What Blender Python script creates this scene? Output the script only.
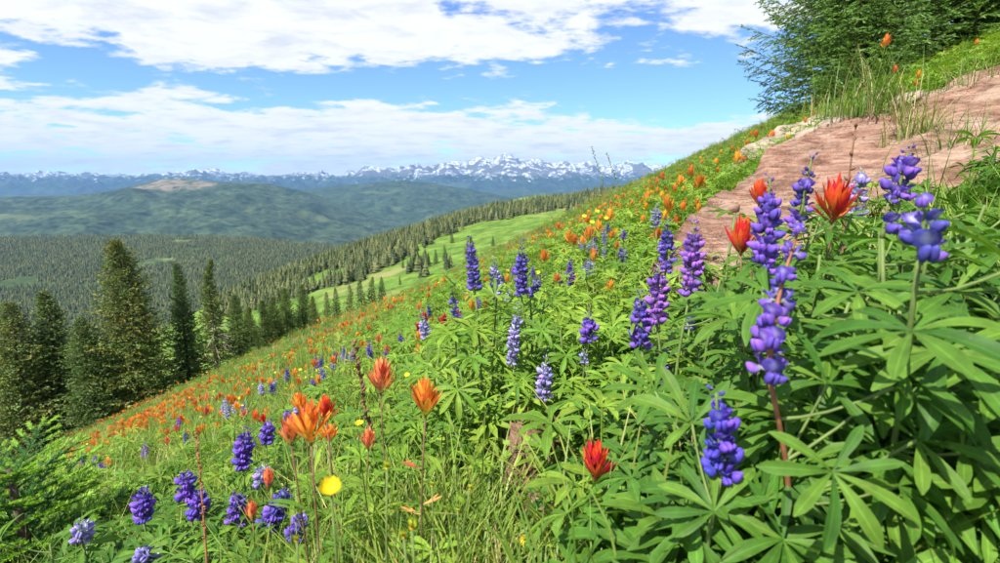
import bpy, math, random
import numpy as np
from mathutils import Vector, Matrix, Euler, noise as mn

R = math.radians
random.seed(7)
rng = np.random.default_rng(7)
for o in list(bpy.data.objects):
    bpy.data.objects.remove(o)
scene = bpy.context.scene
COL = scene.collection

# ------------------------------------------------------------------ camera
PITCH = R(10.4)
FPX = 563.0                       # focal length in pixels of a 1000 pixel wide frame
cam_d = bpy.data.cameras.new('camera')
cam_d.sensor_width = 36.0
cam_d.lens = 36.0 * FPX / 1000.0
cam_d.clip_start = 0.02
cam_d.clip_end = 200000.0
cam_d.dof.use_dof = True
cam_d.dof.focus_distance = 1.5
cam_d.dof.aperture_fstop = 10.0
cam = bpy.data.objects.new('camera', cam_d)
COL.objects.link(cam)
cam.location = (0, 0, 0)
cam.rotation_euler = (math.pi / 2 - PITCH, 0, 0)
scene.camera = cam

# ------------------------------------------------------------------ light
SUN_TO = Vector((-0.42, -0.50, 0.82)).normalized()
sun_d = bpy.data.lights.new('sun', 'SUN')
sun_d.energy = 3.65
sun_d.angle = R(0.55)
sun_d.color = (1.0, 0.955, 0.88)
sun = bpy.data.objects.new('sun', sun_d)
COL.objects.link(sun)
sun.rotation_euler = SUN_TO.to_track_quat('Z', 'Y').to_euler()

scene.view_settings.view_transform = 'Standard'
scene.view_settings.look = 'None'
scene.view_settings.exposure = 1.25
scene.view_settings.gamma = 1.0
scene.view_settings.use_curve_mapping = False
scene.cycles.max_bounces = 6
scene.cycles.diffuse_bounces = 3
scene.cycles.transmission_bounces = 4
scene.cycles.volume_bounces = 0
scene.cycles.transparent_max_bounces = 8
scene.cycles.use_denoising = True


class NT:
    """small helper round a node tree"""
    def __init__(s, tree):
        s.t = tree
        s.n = tree.nodes
        s.l = tree.links

    def node(s, typ, **kw):
        n = s.n.new(typ)
        for k, v in kw.items():
            setattr(n, k, v)
        return n

    def put(s, sock, v):
        if hasattr(v, 'is_output') or isinstance(v, bpy.types.NodeSocket):
            s.l.new(v, sock)
        else:
            if sock.type == 'RGBA' and not hasattr(v, '__len__'):
                v = (v, v, v, 1)
            elif sock.type == 'RGBA' and len(v) == 3:
                v = (*v, 1)
            sock.default_value = v

    def math(s, op, a, b=0.0, c=None, clamp=False):
        n = s.node('ShaderNodeMath', operation=op, use_clamp=clamp)
        s.put(n.inputs[0], a)
        s.put(n.inputs[1], b)
        if c is not None:
            s.put(n.inputs[2], c)
        return n.outputs[0]

    def noise(s, vec, scale, detail=3.0, rough=0.5, dist=0.0):
        n = s.node('ShaderNodeTexNoise')
        if vec is not None:
            s.put(n.inputs['Vector'], vec)
        n.inputs['Scale'].default_value = scale
        n.inputs['Detail'].default_value = detail
        n.inputs['Roughness'].default_value = rough
        n.inputs['Distortion'].default_value = dist
        return n.outputs['Fac']

    def ramp(s, fac, stops, interp='LINEAR'):
        n = s.node('ShaderNodeValToRGB')
        n.color_ramp.interpolation = interp
        els = n.color_ramp.elements
        while len(els) < len(stops):
            els.new(0.5)
        for e, (p, c) in zip(els, stops):
            e.position = p
            e.color = (c, c, c, 1) if not hasattr(c, '__len__') else (*c[:3], 1)
        s.put(n.inputs[0], fac)
        return n.outputs[0]

    def mix(s, fac, a, b, blend='MIX'):
        n = s.node('ShaderNodeMix', data_type='RGBA', blend_type=blend)
        s.put(n.inputs['Factor'], fac)
        s.put(n.inputs[6], a)
        s.put(n.inputs[7], b)
        return n.outputs[2]

    def mapr(s, v, a, b, c=0.0, d=1.0, smooth=False):
        n = s.node('ShaderNodeMapRange', interpolation_type='SMOOTHSTEP' if smooth else 'LINEAR')
        s.put(n.inputs[0], v)
        for i, q in enumerate((a, b, c, d)):
            n.inputs[i + 1].default_value = q
        return n.outputs[0]

    def mapping(s, vec, scale=(1, 1, 1), rot=(0, 0, 0), loc=(0, 0, 0)):
        n = s.node('ShaderNodeMapping')
        s.put(n.inputs[0], vec)
        n.inputs['Scale'].default_value = scale
        n.inputs['Rotation'].default_value = rot
        n.inputs['Location'].default_value = loc
        return n.outputs[0]


# ------------------------------------------------------------------ sky with clouds
world = bpy.data.worlds.new('World')
scene.world = world
world.use_nodes = True
w = NT(world.node_tree)
w.n.clear()
sky = w.node('ShaderNodeTexSky', sky_type='NISHITA', sun_disc=False)
sky.sun_elevation = math.asin(SUN_TO.z)
sky.sun_rotation = math.atan2(SUN_TO.x, SUN_TO.y)
sky.altitude = 3400
sky.air_density = 1.0
sky.dust_density = 0.3
sky.ozone_density = 3.0
tc = w.node('ShaderNodeTexCoord')
sep = w.node('ShaderNodeSeparateXYZ')
w.put(sep.inputs[0], tc.outputs['Generated'])
X, Y, Z = sep.outputs
az = w.math('ARCTAN2', X, Y)
hor = w.math('SQRT', w.math('ADD', w.math('MULTIPLY', X, X), w.math('MULTIPLY', Y, Y)))
el = w.math('DIVIDE', Z, w.math('MAXIMUM', hor, 0.001))
zz = w.math('ADD', w.math('MAXIMUM', Z, 0.0), 0.13)
comb = w.node('ShaderNodeCombineXYZ')
w.put(comb.inputs[0], w.math('DIVIDE', X, zz))
w.put(comb.inputs[1], w.math('DIVIDE', Y, zz))
P0 = comb.outputs[0]
n_big = w.noise(w.mapping(P0, loc=(3.1, 1.7, 0)), 0.7, 3, 0.5)
n_mid = w.noise(w.mapping(P0, loc=(0.4, 5.2, 2.0)), 2.2, 9, 0.60, 0.15)
n_fin = w.noise(w.mapping(P0, scale=(1, 1.4, 1), loc=(8.4, 2.2, 5.0)), 7.0, 6, 0.62, 0.2)


def gap(a0, e0, sa, se):
    da = w.math('DIVIDE', w.math('SUBTRACT', az, a0), sa)
    de = w.math('DIVIDE', w.math('SUBTRACT', el, e0), se)
    q = w.math('ADD', w.math('MULTIPLY', da, da), w.math('MULTIPLY', de, de))
    return w.math('EXPONENT', w.math('MULTIPLY', q, -1.0))


cov = w.math('ADD', w.math('MULTIPLY', n_big, 0.5), w.math('MULTIPLY', n_mid, 1.35))
cov = w.math('ADD', cov, w.math('MULTIPLY', n_fin, 0.42))
for (a0, e0, sa, se, amp) in (
        (-0.28, 0.150, 0.34, 0.024, -0.40),    # long blue slot between the two decks
        (0.36, 0.130, 0.26, 0.050, -0.36),     # blue opening on the right
        (0.66, 0.20, 0.22, 0.10, -0.14),
        (-0.60, 0.26, 0.68, 0.085, 0.36),      # upper deck
        (-0.1, 0.066, 0.90, 0.045, 0.24),      # lower deck
        (0.50, 0.285, 0.25, 0.035, 0.16)):
    cov = w.math('ADD', cov, w.math('MULTIPLY', gap(a0, e0, sa, se), amp))
mask = w.mapr(cov, 1.06, 1.25, 0.0, 0.98, smooth=True)
shade = w.noise(w.mapping(P0, scale=(1, 1.3, 1), loc=(4.0, 9.1, 1.0)), 3.6, 7, 0.6, 0.3)
dens = w.mapr(cov, 1.10, 1.45, 0.0, 1.0)
sh = w.math('MULTIPLY', dens, w.mapr(shade, 0.42, 0.66, 0.0, 1.0, smooth=True))
ccol = w.mix(sh, (4.6, 4.62, 4.68), (3.5, 3.66, 3.95))
skyc = w.mix(1.0, sky.outputs[0], (0.66, 0.80, 1.0), 'MULTIPLY')
fin = w.mix(mask, skyc, ccol)
bg = w.node('ShaderNodeBackground')
w.put(bg.inputs[0], fin)
bg.inputs[1].default_value = 0.1
wo = w.node('ShaderNodeOutputWorld')
w.l.new(bg.outputs[0], wo.inputs[0])

# ------------------------------------------------------------------ geometry helpers
CP, SP = math.cos(PITCH), math.sin(PITCH)


def ray(u, v):
    cx, cy = (u - 500.0) / FPX, (281.5 - v) / FPX
    dy = CP + cy * SP
    return cx / dy, (cy * CP - SP) / dy


def P(u, v, y):
    dx, dz = ray(u, v)
    return Vector((dx * y, y, dz * y))


def project(p):
    y, z = p[1], p[2]
    f = y * CP - z * SP
    up = y * SP + z * CP
    return 500 + FPX * p[0] / f, 281.5 - FPX * up / f


class MB:
    """collects vertices, faces and a colour per vertex; builds ONE mesh"""
    def __init__(s):
        s.v, s.f, s.c, s.m = [], [], [], []

    def add(s, verts, faces, col=(1, 1, 1), mi=0):
        b = len(s.v)
        s.v.extend([tuple(q) for q in verts])
        if len(col) == len(verts) and hasattr(col[0], '__len__'):
            s.c.extend(col)
        else:
            s.c.extend([col] * len(verts))
        s.f.extend([tuple(b + i for i in fc) for fc in faces])
        s.m.extend([mi] * len(faces))

    def tube(s, pts, rad, n=5, col=(1, 1, 1), mi=0, cap=True):
        pts = [Vector(p) for p in pts]
        if not hasattr(rad, '__len__'):
            rad = [rad] * len(pts)
        vs, fs = [], []
        for i, p in enumerate(pts):
            t = (pts[min(i + 1, len(pts) - 1)] - pts[max(i - 1, 0)])
            t = t.normalized() if t.length > 1e-9 else Vector((0, 0, 1))
            a = t.cross(Vector((0.31, 0.95, 0.07)))
            if a.length < 1e-3:
                a = t.cross(Vector((1, 0, 0)))
            a.normalize()
            b = t.cross(a)
            for k in range(n):
                th = 2 * math.pi * k / n
                vs.append(p + (a * math.cos(th) + b * math.sin(th)) * rad[i])
        for i in range(len(pts) - 1):
            for k in range(n):
                k2 = (k + 1) % n
                fs.append((i * n + k, i * n + k2, (i + 1) * n + k2, (i + 1) * n + k))
        if cap:
            fs.append(tuple(range(n))[::-1])
            fs.append(tuple((len(pts) - 1) * n + k for k in range(n)))
        s.add(vs, fs, col, mi)

    def merge(s, other, M=None, col=None, mi=None):
        b = len(s.v)
        if M is None:
            s.v.extend(other.v)
        else:
            s.v.extend([tuple(M @ Vector(q)) for q in other.v])
        s.c.extend(other.c if col is None else [col] * len(other.v))
        s.f.extend([tuple(b + i for i in fc) for fc in other.f])
        s.m.extend(other.m if mi is None else [mi] * len(other.f))

    def mesh(s, name, mats, smooth=True):
        me = bpy.data.meshes.new(name)
        me.from_pydata(s.v, [], s.f)
        if not isinstance(mats, (list, tuple)):
            mats = [mats]
        for m in mats:
            me.materials.append(m)
        if len(mats) > 1:
            me.polygons.foreach_set('material_index', s.m)
        at = me.color_attributes.new('Col', 'FLOAT_COLOR', 'POINT')
        c = np.ones((len(s.v), 4), dtype=np.float32)
        c[:, :3] = np.array(s.c, dtype=np.float32).reshape(-1, 3)
        at.data.foreach_set('color', c.ravel())
        if smooth:
            me.polygons.foreach_set('use_smooth', [True] * len(me.polygons))
        me.update()
        return me


def obj(name, me, parent=None, M=None):
    o = bpy.data.objects.new(name, me)
    COL.objects.link(o)
    if parent is not None:
        o.parent = parent
    if M is not None:
        o.matrix_basis = M
    return o


def tag(o, label=None, cat=None, group=None, kind=None):
    if label:
        o['label'] = label
    if cat:
        o['category'] = cat
    if group:
        o['group'] = group
    if kind:
        o['kind'] = kind
    return o


def empty(name, loc):
    o = bpy.data.objects.new(name, None)
    COL.objects.link(o)
    o.location = loc
    o.empty_display_size = 0.05
    return o


def grid_mesh(name, xs, ys, zfun, mat):
    """height field over the outer product of xs and ys"""
    Xg, Yg = np.meshgrid(xs, ys)
    Zg = zfun(Xg, Yg)
    return surf_mesh(name, Xg, Yg, Zg, mat)


def surf_mesh(name, Xg, Yg, Zg, mat):
    ny, nx = Xg.shape
    co = np.stack([Xg, Yg, Zg], -1).reshape(-1, 3).astype(np.float32)
    i = np.arange(ny * nx).reshape(ny, nx)
    q = np.stack([i[:-1, :-1], i[:-1, 1:], i[1:, 1:], i[1:, :-1]], -1).reshape(-1, 4)
    me = bpy.data.meshes.new(name)
    me.vertices.add(len(co))
    me.vertices.foreach_set('co', co.ravel())
    me.loops.add(q.size)
    me.loops.foreach_set('vertex_index', q.ravel().astype(np.int32))
    me.polygons.add(len(q))
    me.polygons.foreach_set('loop_start', np.arange(0, q.size, 4, dtype=np.int32))
    me.polygons.foreach_set('loop_total', np.full(len(q), 4, dtype=np.int32))
    me.polygons.foreach_set('use_smooth', np.ones(len(q), dtype=bool))
    me.materials.append(mat)
    me.update()
    me.validate()
    return me


def vnoise(x, y, seed=0):
    """smooth value noise on numpy arrays"""
    r = np.random.default_rng(seed)
    T = r.random((257, 257))
    xi, yi = np.floor(x).astype(int), np.floor(y).astype(int)
    fx, fy = x - xi, y - yi
    fx = fx * fx * (3 - 2 * fx)
    fy = fy * fy * (3 - 2 * fy)
    a = T[yi % 256, xi % 256]
    b = T[yi % 256, (xi + 1) % 256]
    c = T[(yi + 1) % 256, xi % 256]
    d = T[(yi + 1) % 256, (xi + 1) % 256]
    return (a * (1 - fx) + b * fx) * (1 - fy) + (c * (1 - fx) + d * fx) * fy


def fbm(x, y, octs=5, seed=0, gain=0.5, ridged=False):
    s, amp, tot = 0.0, 1.0, 0.0
    for k in range(octs):
        n = vnoise(x * 2 ** k + 17.3 * k, y * 2 ** k + 9.1 * k, seed + k)
        if ridged:
            n = 1 - np.abs(2 * n - 1)
        s = s + amp * n
        tot += amp
        amp *= gain
    return s / tot


# the hillside the camera stands on: height below the camera at (0, 0, 0)
def ground(x, y, fine=True):
    x = np.asarray(x, dtype=float)
    y = np.asarray(y, dtype=float)
    yy = np.maximum(y, 0)
    z = -0.50 + 0.46 * x - 0.083 * y - 0.00078 * yy * yy
    z = z - 0.17 * np.exp(-((x - 1.9) ** 2 + (y - 2.4) ** 2) / 1.1)
    if fine:
        z = z + (fbm(x * 0.8 + 40, y * 0.8 + 40, 4, 3) - 0.5) * 0.13
        z = z + (fbm(x * 0.12 + 20, y * 0.12 + 20, 3, 5) - 0.5) * np.clip(yy / 14, 0, 1) * 0.9
    return z


def gz(x, y):
    return float(ground(np.array([x]), np.array([y]))[0])


# ------------------------------------------------------------------ materials
def new_mat(name):
    m = bpy.data.materials.new(name)
    m.use_nodes = True
    t = NT(m.node_tree)
    t.n.clear()
    out = t.node('ShaderNodeOutputMaterial')
    return m, t, out


def leaf_mat(name, stops, rough=0.5, trans=0.3, vary=0.35, use_col=True, spec=0.35, tcol=(1.25, 1.35, 0.6)):
    """foliage: vertex colour times a random hue per object, some light through the blade"""
    m, t, out = new_mat(name)
    oi = t.node('ShaderNodeObjectInfo')
    base = t.ramp(oi.outputs['Random'], stops)
    if use_col:
        ca = t.node('ShaderNodeAttribute', attribute_name='Col')
        base = t.mix(1.0, base, ca.outputs['Color'], 'MULTIPLY')
    geo = t.node('ShaderNodeNewGeometry')
    n = t.noise(geo.outputs['Position'], 30.0, 2)
    base = t.mix(1.0, base, t.mapr(n, 0.3, 0.7, 1 - vary, 1 + vary), 'MULTIPLY')
    b = t.node('ShaderNodeBsdfPrincipled')
    t.put(b.inputs['Base Color'], base)
    b.inputs['Roughness'].default_value = rough
    b.inputs['Specular IOR Level'].default_value = spec
    tr = t.node('ShaderNodeBsdfTranslucent')
    t.put(tr.inputs[0], t.mix(1.0, base, tcol, 'MULTIPLY'))
    mx = t.node('ShaderNodeMixShader')
    mx.inputs[0].default_value = trans
    t.l.new(b.outputs[0], mx.inputs[1])
    t.l.new(tr.outputs[0], mx.inputs[2])
    t.l.new(mx.outputs[0], out.inputs[0])
    return m


def plain_mat(name, col, rough=0.7, vary=0.3, scale=20.0, use_col=False, spec=0.3):
    m, t, out = new_mat(name)
    tcn = t.node('ShaderNodeTexCoord')
    n = t.noise(tcn.outputs['Object'], scale, 5, 0.6)
    base = t.mix(1.0, col, t.mapr(n, 0.3, 0.7, 1 - vary, 1 + vary), 'MULTIPLY')
    if use_col:
        ca = t.node('ShaderNodeAttribute', attribute_name='Col')
        base = t.mix(1.0, base, ca.outputs['Color'], 'MULTIPLY')
    b = t.node('ShaderNodeBsdfPrincipled')
    t.put(b.inputs['Base Color'], base)
    b.inputs['Roughness'].default_value = rough
    b.inputs['Specular IOR Level'].default_value = spec
    t.l.new(b.outputs[0], out.inputs[0])
    return m


M = {}
# soil of the near hillside
m, t, out = new_mat('hillside_soil')
geo = t.node('ShaderNodeNewGeometry')
pos = geo.outputs['Position']
n1 = t.noise(pos, 1.3, 6, 0.6)
n2 = t.noise(pos, 9.0, 5, 0.6)
n3 = t.noise(pos, 60.0, 3, 0.6)
soil = t.mix(n3, (0.17, 0.085, 0.04), (0.36, 0.21, 0.11))
moss = t.mix(n2, (0.045, 0.085, 0.018), (0.12, 0.17, 0.035))
gm = t.mapr(t.math('ADD', t.math('MULTIPLY', n1, 0.7), t.math('MULTIPLY', n2, 0.3)), 0.47, 0.56, 1.0, 0.0, smooth=True)
sp = t.node('ShaderNodeSeparateXYZ')
t.put(sp.inputs[0], pos)
fy = t.mapr(sp.outputs[1], 6.0, 16.0, 0.35, 0.92)
gm = t.math('MAXIMUM', gm, fy)
for (cx_, cy_, rad_) in ((-2.0, 3.4, .62), (-1.45, 3.1, .35), (-0.33, 1.2, .2)):     # worn bare patches
    dn = t.node('ShaderNodeVectorMath', operation='DISTANCE')
    cb = t.node('ShaderNodeCombineXYZ')
    t.put(cb.inputs[0], sp.outputs[0])
    t.put(cb.inputs[1], sp.outputs[1])
    t.put(dn.inputs[0], cb.outputs[0])
    dn.inputs[1].default_value = (cx_, cy_, 0)
    gm = t.math('MULTIPLY', gm, t.mapr(t.math('ADD', dn.outputs['Value'], t.mapr(n2, .3, .7, -.2, .2)), rad_ * .7, rad_ * 1.15, 0, 1))
base = t.mix(gm, soil, moss)
b = t.node('ShaderNodeBsdfPrincipled')
t.put(b.inputs['Base Color'], base)
b.inputs['Roughness'].default_value = 0.95
b.inputs['Specular IOR Level'].default_value = 0.1
bp = t.node('ShaderNodeBump')
bp.inputs['Strength'].default_value = 0.8
bp.inputs['Distance'].default_value = 0.03
t.put(bp.inputs['Height'], n3)
t.l.new(bp.outputs[0], b.inputs['Normal'])
t.l.new(b.outputs[0], out.inputs[0])
M['soil'] = m


def terrain_mat(name, forest_a, forest_b, grass, scale, thr=(0.52, 0.6), tex=0.02, rock=None, rock_z=None,
                snow_z=None, blotch=0.5, rock_c=None):
    """distant slopes: forest with lighter clearings; optional bare rock and snow by height and steepness"""
    m, t, out = new_mat(name)
    geo = t.node('ShaderNodeNewGeometry')
    pos = geo.outputs['Position']
    n1 = t.noise(pos, scale, 6, 0.58)
    n2 = t.noise(pos, tex, 4, 0.7)
    n4 = t.noise(t.mapping(pos, loc=(900, 300, 0)), scale * 2.3, 4, 0.6)
    forest = t.mix(t.mapr(n4, 0.35, 0.65), forest_a, forest_b)
    forest = t.mix(1.0, forest, t.mapr(n2, 0.3, 0.7, 1 - blotch, 1 + blotch), 'MULTIPLY')
    base = t.mix(t.mapr(n1, thr[0], thr[1], 0, 1, smooth=True), forest, grass)
    sp = t.node('ShaderNodeSeparateXYZ')
    t.put(sp.inputs[0], pos)
    if rock is not None:
        zz_ = t.math('ADD', sp.outputs[2], t.mapr(n4, 0.0, 1.0, -rock_z[2], rock_z[2]))
        rk = t.mapr(zz_, rock_z[0], rock_z[1], 0, 1, smooth=True)
        if rock_c is not None:
            dn = t.node('ShaderNodeVectorMath', operation='DISTANCE')
            t.put(dn.inputs[0], pos)
            dn.inputs[1].default_value = rock_c[:3]
            rk = t.math('MULTIPLY', rk, t.mapr(t.noise(t.mapping(pos, scale=(1, .5, 1)), 0.0075, 5, 0.65), .40, .56, .1, 1))
            rk = t.math('MULTIPLY', rk, t.mapr(t.math('ADD', dn.outputs['Value'], t.mapr(n4, 0, 1, -rock_c[3] * .6, rock_c[3] * .6)), rock_c[3] * .8, rock_c[3] * 1.1, 1, 0, smooth=True))
        base = t.mix(rk, base,
                     t.mix(n2, tuple(c * 0.7 for c in rock), tuple(c * 1.25 for c in rock)))
    if snow_z is not None:
        nz = t.node('ShaderNodeSeparateXYZ')
        t.put(nz.inputs[0], geo.outputs['Normal'])
        n5 = t.noise(pos, 0.0030, 7, 0.75)
        a = t.mapr(t.math('ADD', sp.outputs[2], t.mapr(n5, 0.3, 0.7, -snow_z[2], snow_z[2])), snow_z[0], snow_z[1], 0, 1)
        steep = t.mapr(t.math('ADD', nz.outputs[2], t.mapr(n5, 0.3, 0.7, -0.16, 0.16)), 0.80, 0.90, 0.0, 1.0)
        n6 = t.noise(t.mapping(pos, scale=(1, 1, 0.35)), 0.0085, 5, 0.7)
        base = t.mix(t.math('MULTIPLY', t.math('MULTIPLY', a, steep), t.mapr(n6, 0.44, 0.58)), base, (0.80, 0.84, 0.90))
    b = t.node('ShaderNodeBsdfPrincipled')
    t.put(b.inputs['Base Color'], base)
    b.inputs['Roughness'].default_value = 0.95
    b.inputs['Specular IOR Level'].default_value = 0.05
    t.l.new(b.outputs[0], out.inputs[0])
    return m


M['range'] = terrain_mat('snowy_range', (0.02, 0.04, 0.035), (0.035, 0.06, 0.045), (0.06, 0.09, 0.05), 0.00035, (0.56, 0.66), 0.004,
                         rock=(0.11, 0.11, 0.12), rock_z=(0, 250, 160), snow_z=(20, 330, 420))
M['farhill'] = terrain_mat('far_forest_hill', (0.022, 0.042, 0.026), (0.05, 0.08, 0.04), (0.085, 0.115, 0.05), 0.0016, (0.58, 0.70), 0.012, blotch=0.75)
M['baldhill'] = terrain_mat('bald_hill', (0.022, 0.040, 0.024), (0.060, 0.088, 0.042), (0.10, 0.125, 0.05), 0.0016, (0.58, 0.70), 0.012, blotch=0.75,
                            rock=(0.225, 0.185, 0.13), rock_z=(-230, -150, 110), rock_c=(-4950, 8750, -100, 640))
M['valley'] = terrain_mat('valley_floor', (0.04, 0.065, 0.025), (0.085, 0.12, 0.04), (0.14, 0.19, 0.06), 0.0022, (0.60, 0.66), 0.03)
M['meadow'] = terrain_mat('alpine_meadow', (0.085, 0.165, 0.028), (0.145, 0.225, 0.04), (0.24, 0.235, 0.09), 0.016, (0.54, 0.68), 0.09, blotch=0.5)

# ------------------------------------------------------------------ far terrain
def resample(pts, n):
    a = np.array([tuple(P(*p)) for p in pts])
    d = np.concatenate([[0], np.cumsum(np.abs(np.diff(a[:, 0])) + 1e-6)])
    s = np.linspace(0, d[-1], n)
    return np.stack([np.interp(s, d, a[:, k]) for k in range(3)], -1)


def ridge(name, pts, n, front, zfront, back, zback, mat, amp, freq, seed, nt=60, power=1.25, crest_amp=0.0, ridged=True):
    """a hill: a crest line, a front slope down to zfront and a back slope down to zback"""
    C = resample(pts, n)
    C[:, 2] += (fbm(C[:, 0] * freq * 6, C[:, 0] * 0 + seed, 4, seed + 50) - 0.5) * 2 * crest_amp
    tf = np.concatenate([-np.linspace(1, 0, nt) ** 1.3, np.linspace(0, 1, nt // 3)[1:] ** 1.2])
    T, I = np.meshgrid(tf, np.arange(n), indexing='ij')
    cx, cy, cz = C[I, 0], C[I, 1], C[I, 2]
    a = np.abs(T)
    Yg = np.where(T < 0, cy - front * a, cy + back * a)
    Xg = cx * np.where(T < 0, 1 - 0.25 * a * front / cy, 1.0)
    zb = np.where(T < 0, zfront, zback)
    sh = a ** power
    Zg = cz * (1 - sh) + zb * sh
    nz = fbm(Xg * freq, Yg * freq, 6, seed, 0.52, ridged) - 0.5
    Zg = Zg + nz * 2 * amp * np.clip(a * 5, 0, 1) * np.clip((1.05 - a) * 3, 0, 1)
    o = obj(name, surf_mesh(name, Xg, Yg, Zg, mat))
    return tag(o, kind='structure'), (Xg, Yg, Zg)


# floor of the far valleys, one sheet out to the horizon
xs = np.linspace(-45000, 45000, 40)
ys = np.linspace(900, 36000, 40)
tag(obj('valley_floor', grid_mesh('valley_floor', xs, ys, lambda x, y: -960 + 0 * x, M['valley'])), kind='structure')

range_pts = [(-260, 176), (-160, 172), (-60, 175), (0, 176), (50, 175), (78, 176), (95, 174.5), (110, 177), (130, 180), (150, 180), (168, 176.5), (190, 173.5),
             (205, 170.5), (220, 174), (240, 178.5), (260, 180), (290, 177), (310, 175), (330, 177.5), (345, 174), (360, 175),
             (372, 169), (385, 172), (395, 169.5), (408, 171), (418, 165.5), (430, 169), (445, 164.5), (460, 161.5), (470, 164), (480, 159.5),
             (492, 162), (502, 158.5), (510, 156), (516, 159), (525, 162), (540, 160.5), (552, 166), (565, 163.5), (575, 167),
             (590, 162.5), (605, 168), (620, 165.5), (640, 164.5), (655, 167), (675, 164), (700, 168), (760, 166), (850, 170), (1000, 168), (1250, 174)]
_, RG = ridge('snowy_mountain_range', [(u, v - max(0.0, 176 - v) * 0.18, 26000) for u, v in range_pts], 900, 7500, -800, 5000, -400, M['range'], 520, 0.00075, 11, nt=150, power=0.8, crest_amp=150)
ridge('foothills', [(u, v, 17500) for u, v in ((-250, 196), (0, 195), (200, 197), (420, 196), (480, 192), (520, 190), (560, 192), (600, 190.5), (650, 192), (720, 190), (900, 194), (1200, 194))],
      200, 4500, -930, 3500, -800, M['farhill'], 120, 0.0007, 21, power=1.0, crest_amp=18)
ridge('forested_ridge', [(u, v, 12500) for u, v in ((190, 214), (230, 204), (270, 196), (300, 189.5), (340, 185.5), (380, 182), (405, 180), (430, 183), (470, 189), (520, 199), (560, 206), (640, 214), (760, 216))],
      260, 5200, -940, 3000, -800, M['farhill'], 110, 0.0012, 31, power=1.0, crest_amp=14)
ridge('bald_topped_hill', [(u, v, 9000) for u, v in ((-260, 206), (-120, 203), (-40, 199), (0, 197), (78, 195.5), (115, 190), (140, 184), (162, 179.5), (182, 178), (205, 181), (240, 182.5), (265, 183), (300, 190), (330, 200), (360, 212), (390, 224), (420, 236), (460, 246))],
      320, 4600, -720, 2400, -800, M['baldhill'], 120, 0.0013, 41, power=0.85, crest_amp=10)
_, DG = ridge('forested_valley_slope', [(u, v, 3300) for u, v in ((-300, 246), (-160, 240), (-60, 239), (0, 238), (78, 237), (150, 236), (220, 237), (300, 242), (345, 248), (400, 254), (470, 258), (560, 262))],
              200, 2100, -395, 1200, -700, M['valley'], 16, 0.0022, 51, power=1.0, crest_amp=5, ridged=False)
_, HG = ridge('pale_green_ridge', [(u, v, 2000) for u, v in ((290, 290), (330, 266), (370, 246), (400, 232), (440, 220), (470, 211), (500, 203.5), (520, 198), (545, 195), (575, 196), (640, 205), (760, 220))],
              120, 620, -330, 500, -420, M['meadow'], 8, 0.004, 61, power=1.1, crest_amp=2, ridged=False)
_, GG = ridge('wooded_knoll', [(u, v, 1350) for u, v in ((515, 216), (540, 208), (560, 201), (580, 193), (600, 189.5), (630, 188.5), (660, 191), (720, 196), (800, 205))],
              120, 300, -110, 300, -150, M['valley'], 3, 0.008, 71, power=1.2, crest_amp=1, ridged=False)

# the green shoulder with meadow and woods: smooth surface through surveyed points
ctrl = [(600, 205, 860), (560, 209, 830), (500, 214, 790), (452, 221, 760), (424, 231, 730), (366, 249, 690), (320, 265, 650), (280, 278, 620), (215, 303, 570),
        (600, 215, 480), (540, 228, 470), (500, 240, 440), (450, 262, 400), (420, 278, 370), (400, 290, 340), (350, 303, 330), (310, 312, 340), (260, 310, 420), (215, 325, 440),
        (560, 290, 200), (480, 318, 190), (400, 345, 190), (320, 360, 220), (230, 370, 300), (120, 350, 520), (0, 350, 620), (-150, 350, 700),
        (700, 200, 500), (720, 185, 850)]
cp = [tuple(P(*c)) for c in ctrl]
for c in ctrl[:9]:
    q = P(*c)
    cp.append((q.x - 40, q.y + 260, q.z - 75))
cp += [(-900, 900, -330), (-600, 1150, -360), (0, 1300, -230), (400, 1300, -160), (600, 300, 40), (300, 130, -10), (-200, 100, -90), (-500, 200, -170)]
cp = np.array(cp)
ctr, scl = cp[:, :2].mean(0), 400.0
Q = (cp[:, :2] - ctr) / scl


def phi(d):
    return np.where(d > 1e-9, d * d * np.log(np.maximum(d, 1e-9)), 0.0)


D = np.linalg.norm(Q[:, None] - Q[None], axis=-1)
n_ = len(Q)
A = np.zeros((n_ + 3, n_ + 3))
A[:n_, :n_] = phi(D) + np.eye(n_) * 0.003
A[:n_, n_] = 1
A[:n_, n_ + 1:] = Q
A[n_:, :n_] = A[:n_, n_:].T
sol = np.linalg.solve(A, np.concatenate([cp[:, 2], [0, 0, 0]]))


def shoulder(x, y):
    x = np.asarray(x, dtype=float)
    y = np.asarray(y, dtype=float)
    q = (np.stack([x.ravel(), y.ravel()], -1) - ctr) / scl
    out_ = np.zeros(len(q))
    for s_ in range(0, len(q), 20000):
        k = q[s_:s_ + 20000]
        d = np.linalg.norm(k[:, None] - Q[None], axis=-1)
        out_[s_:s_ + 20000] = phi(d) @ sol[:n_] + sol[n_] + k @ sol[n_ + 1:]
    z = out_.reshape(x.shape)
    return z + (fbm(x * 0.02, y * 0.02, 4, 77) - 0.5) * 5.0


xs = np.linspace(-700, 420, 170)
ys = np.linspace(110, 1250, 160)
tag(obj('meadow_shoulder', grid_mesh('meadow_shoulder', xs, ys, shoulder, M['meadow'])), kind='structure')


def spaced(a, b, n, c=0.0, k=3.0):
    s = np.linspace(-1, 1, n)
    q = np.sinh(k * s) / math.sinh(k)
    return np.where(q < 0, c + (c - a) * q, c + (b - c) * q)


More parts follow.
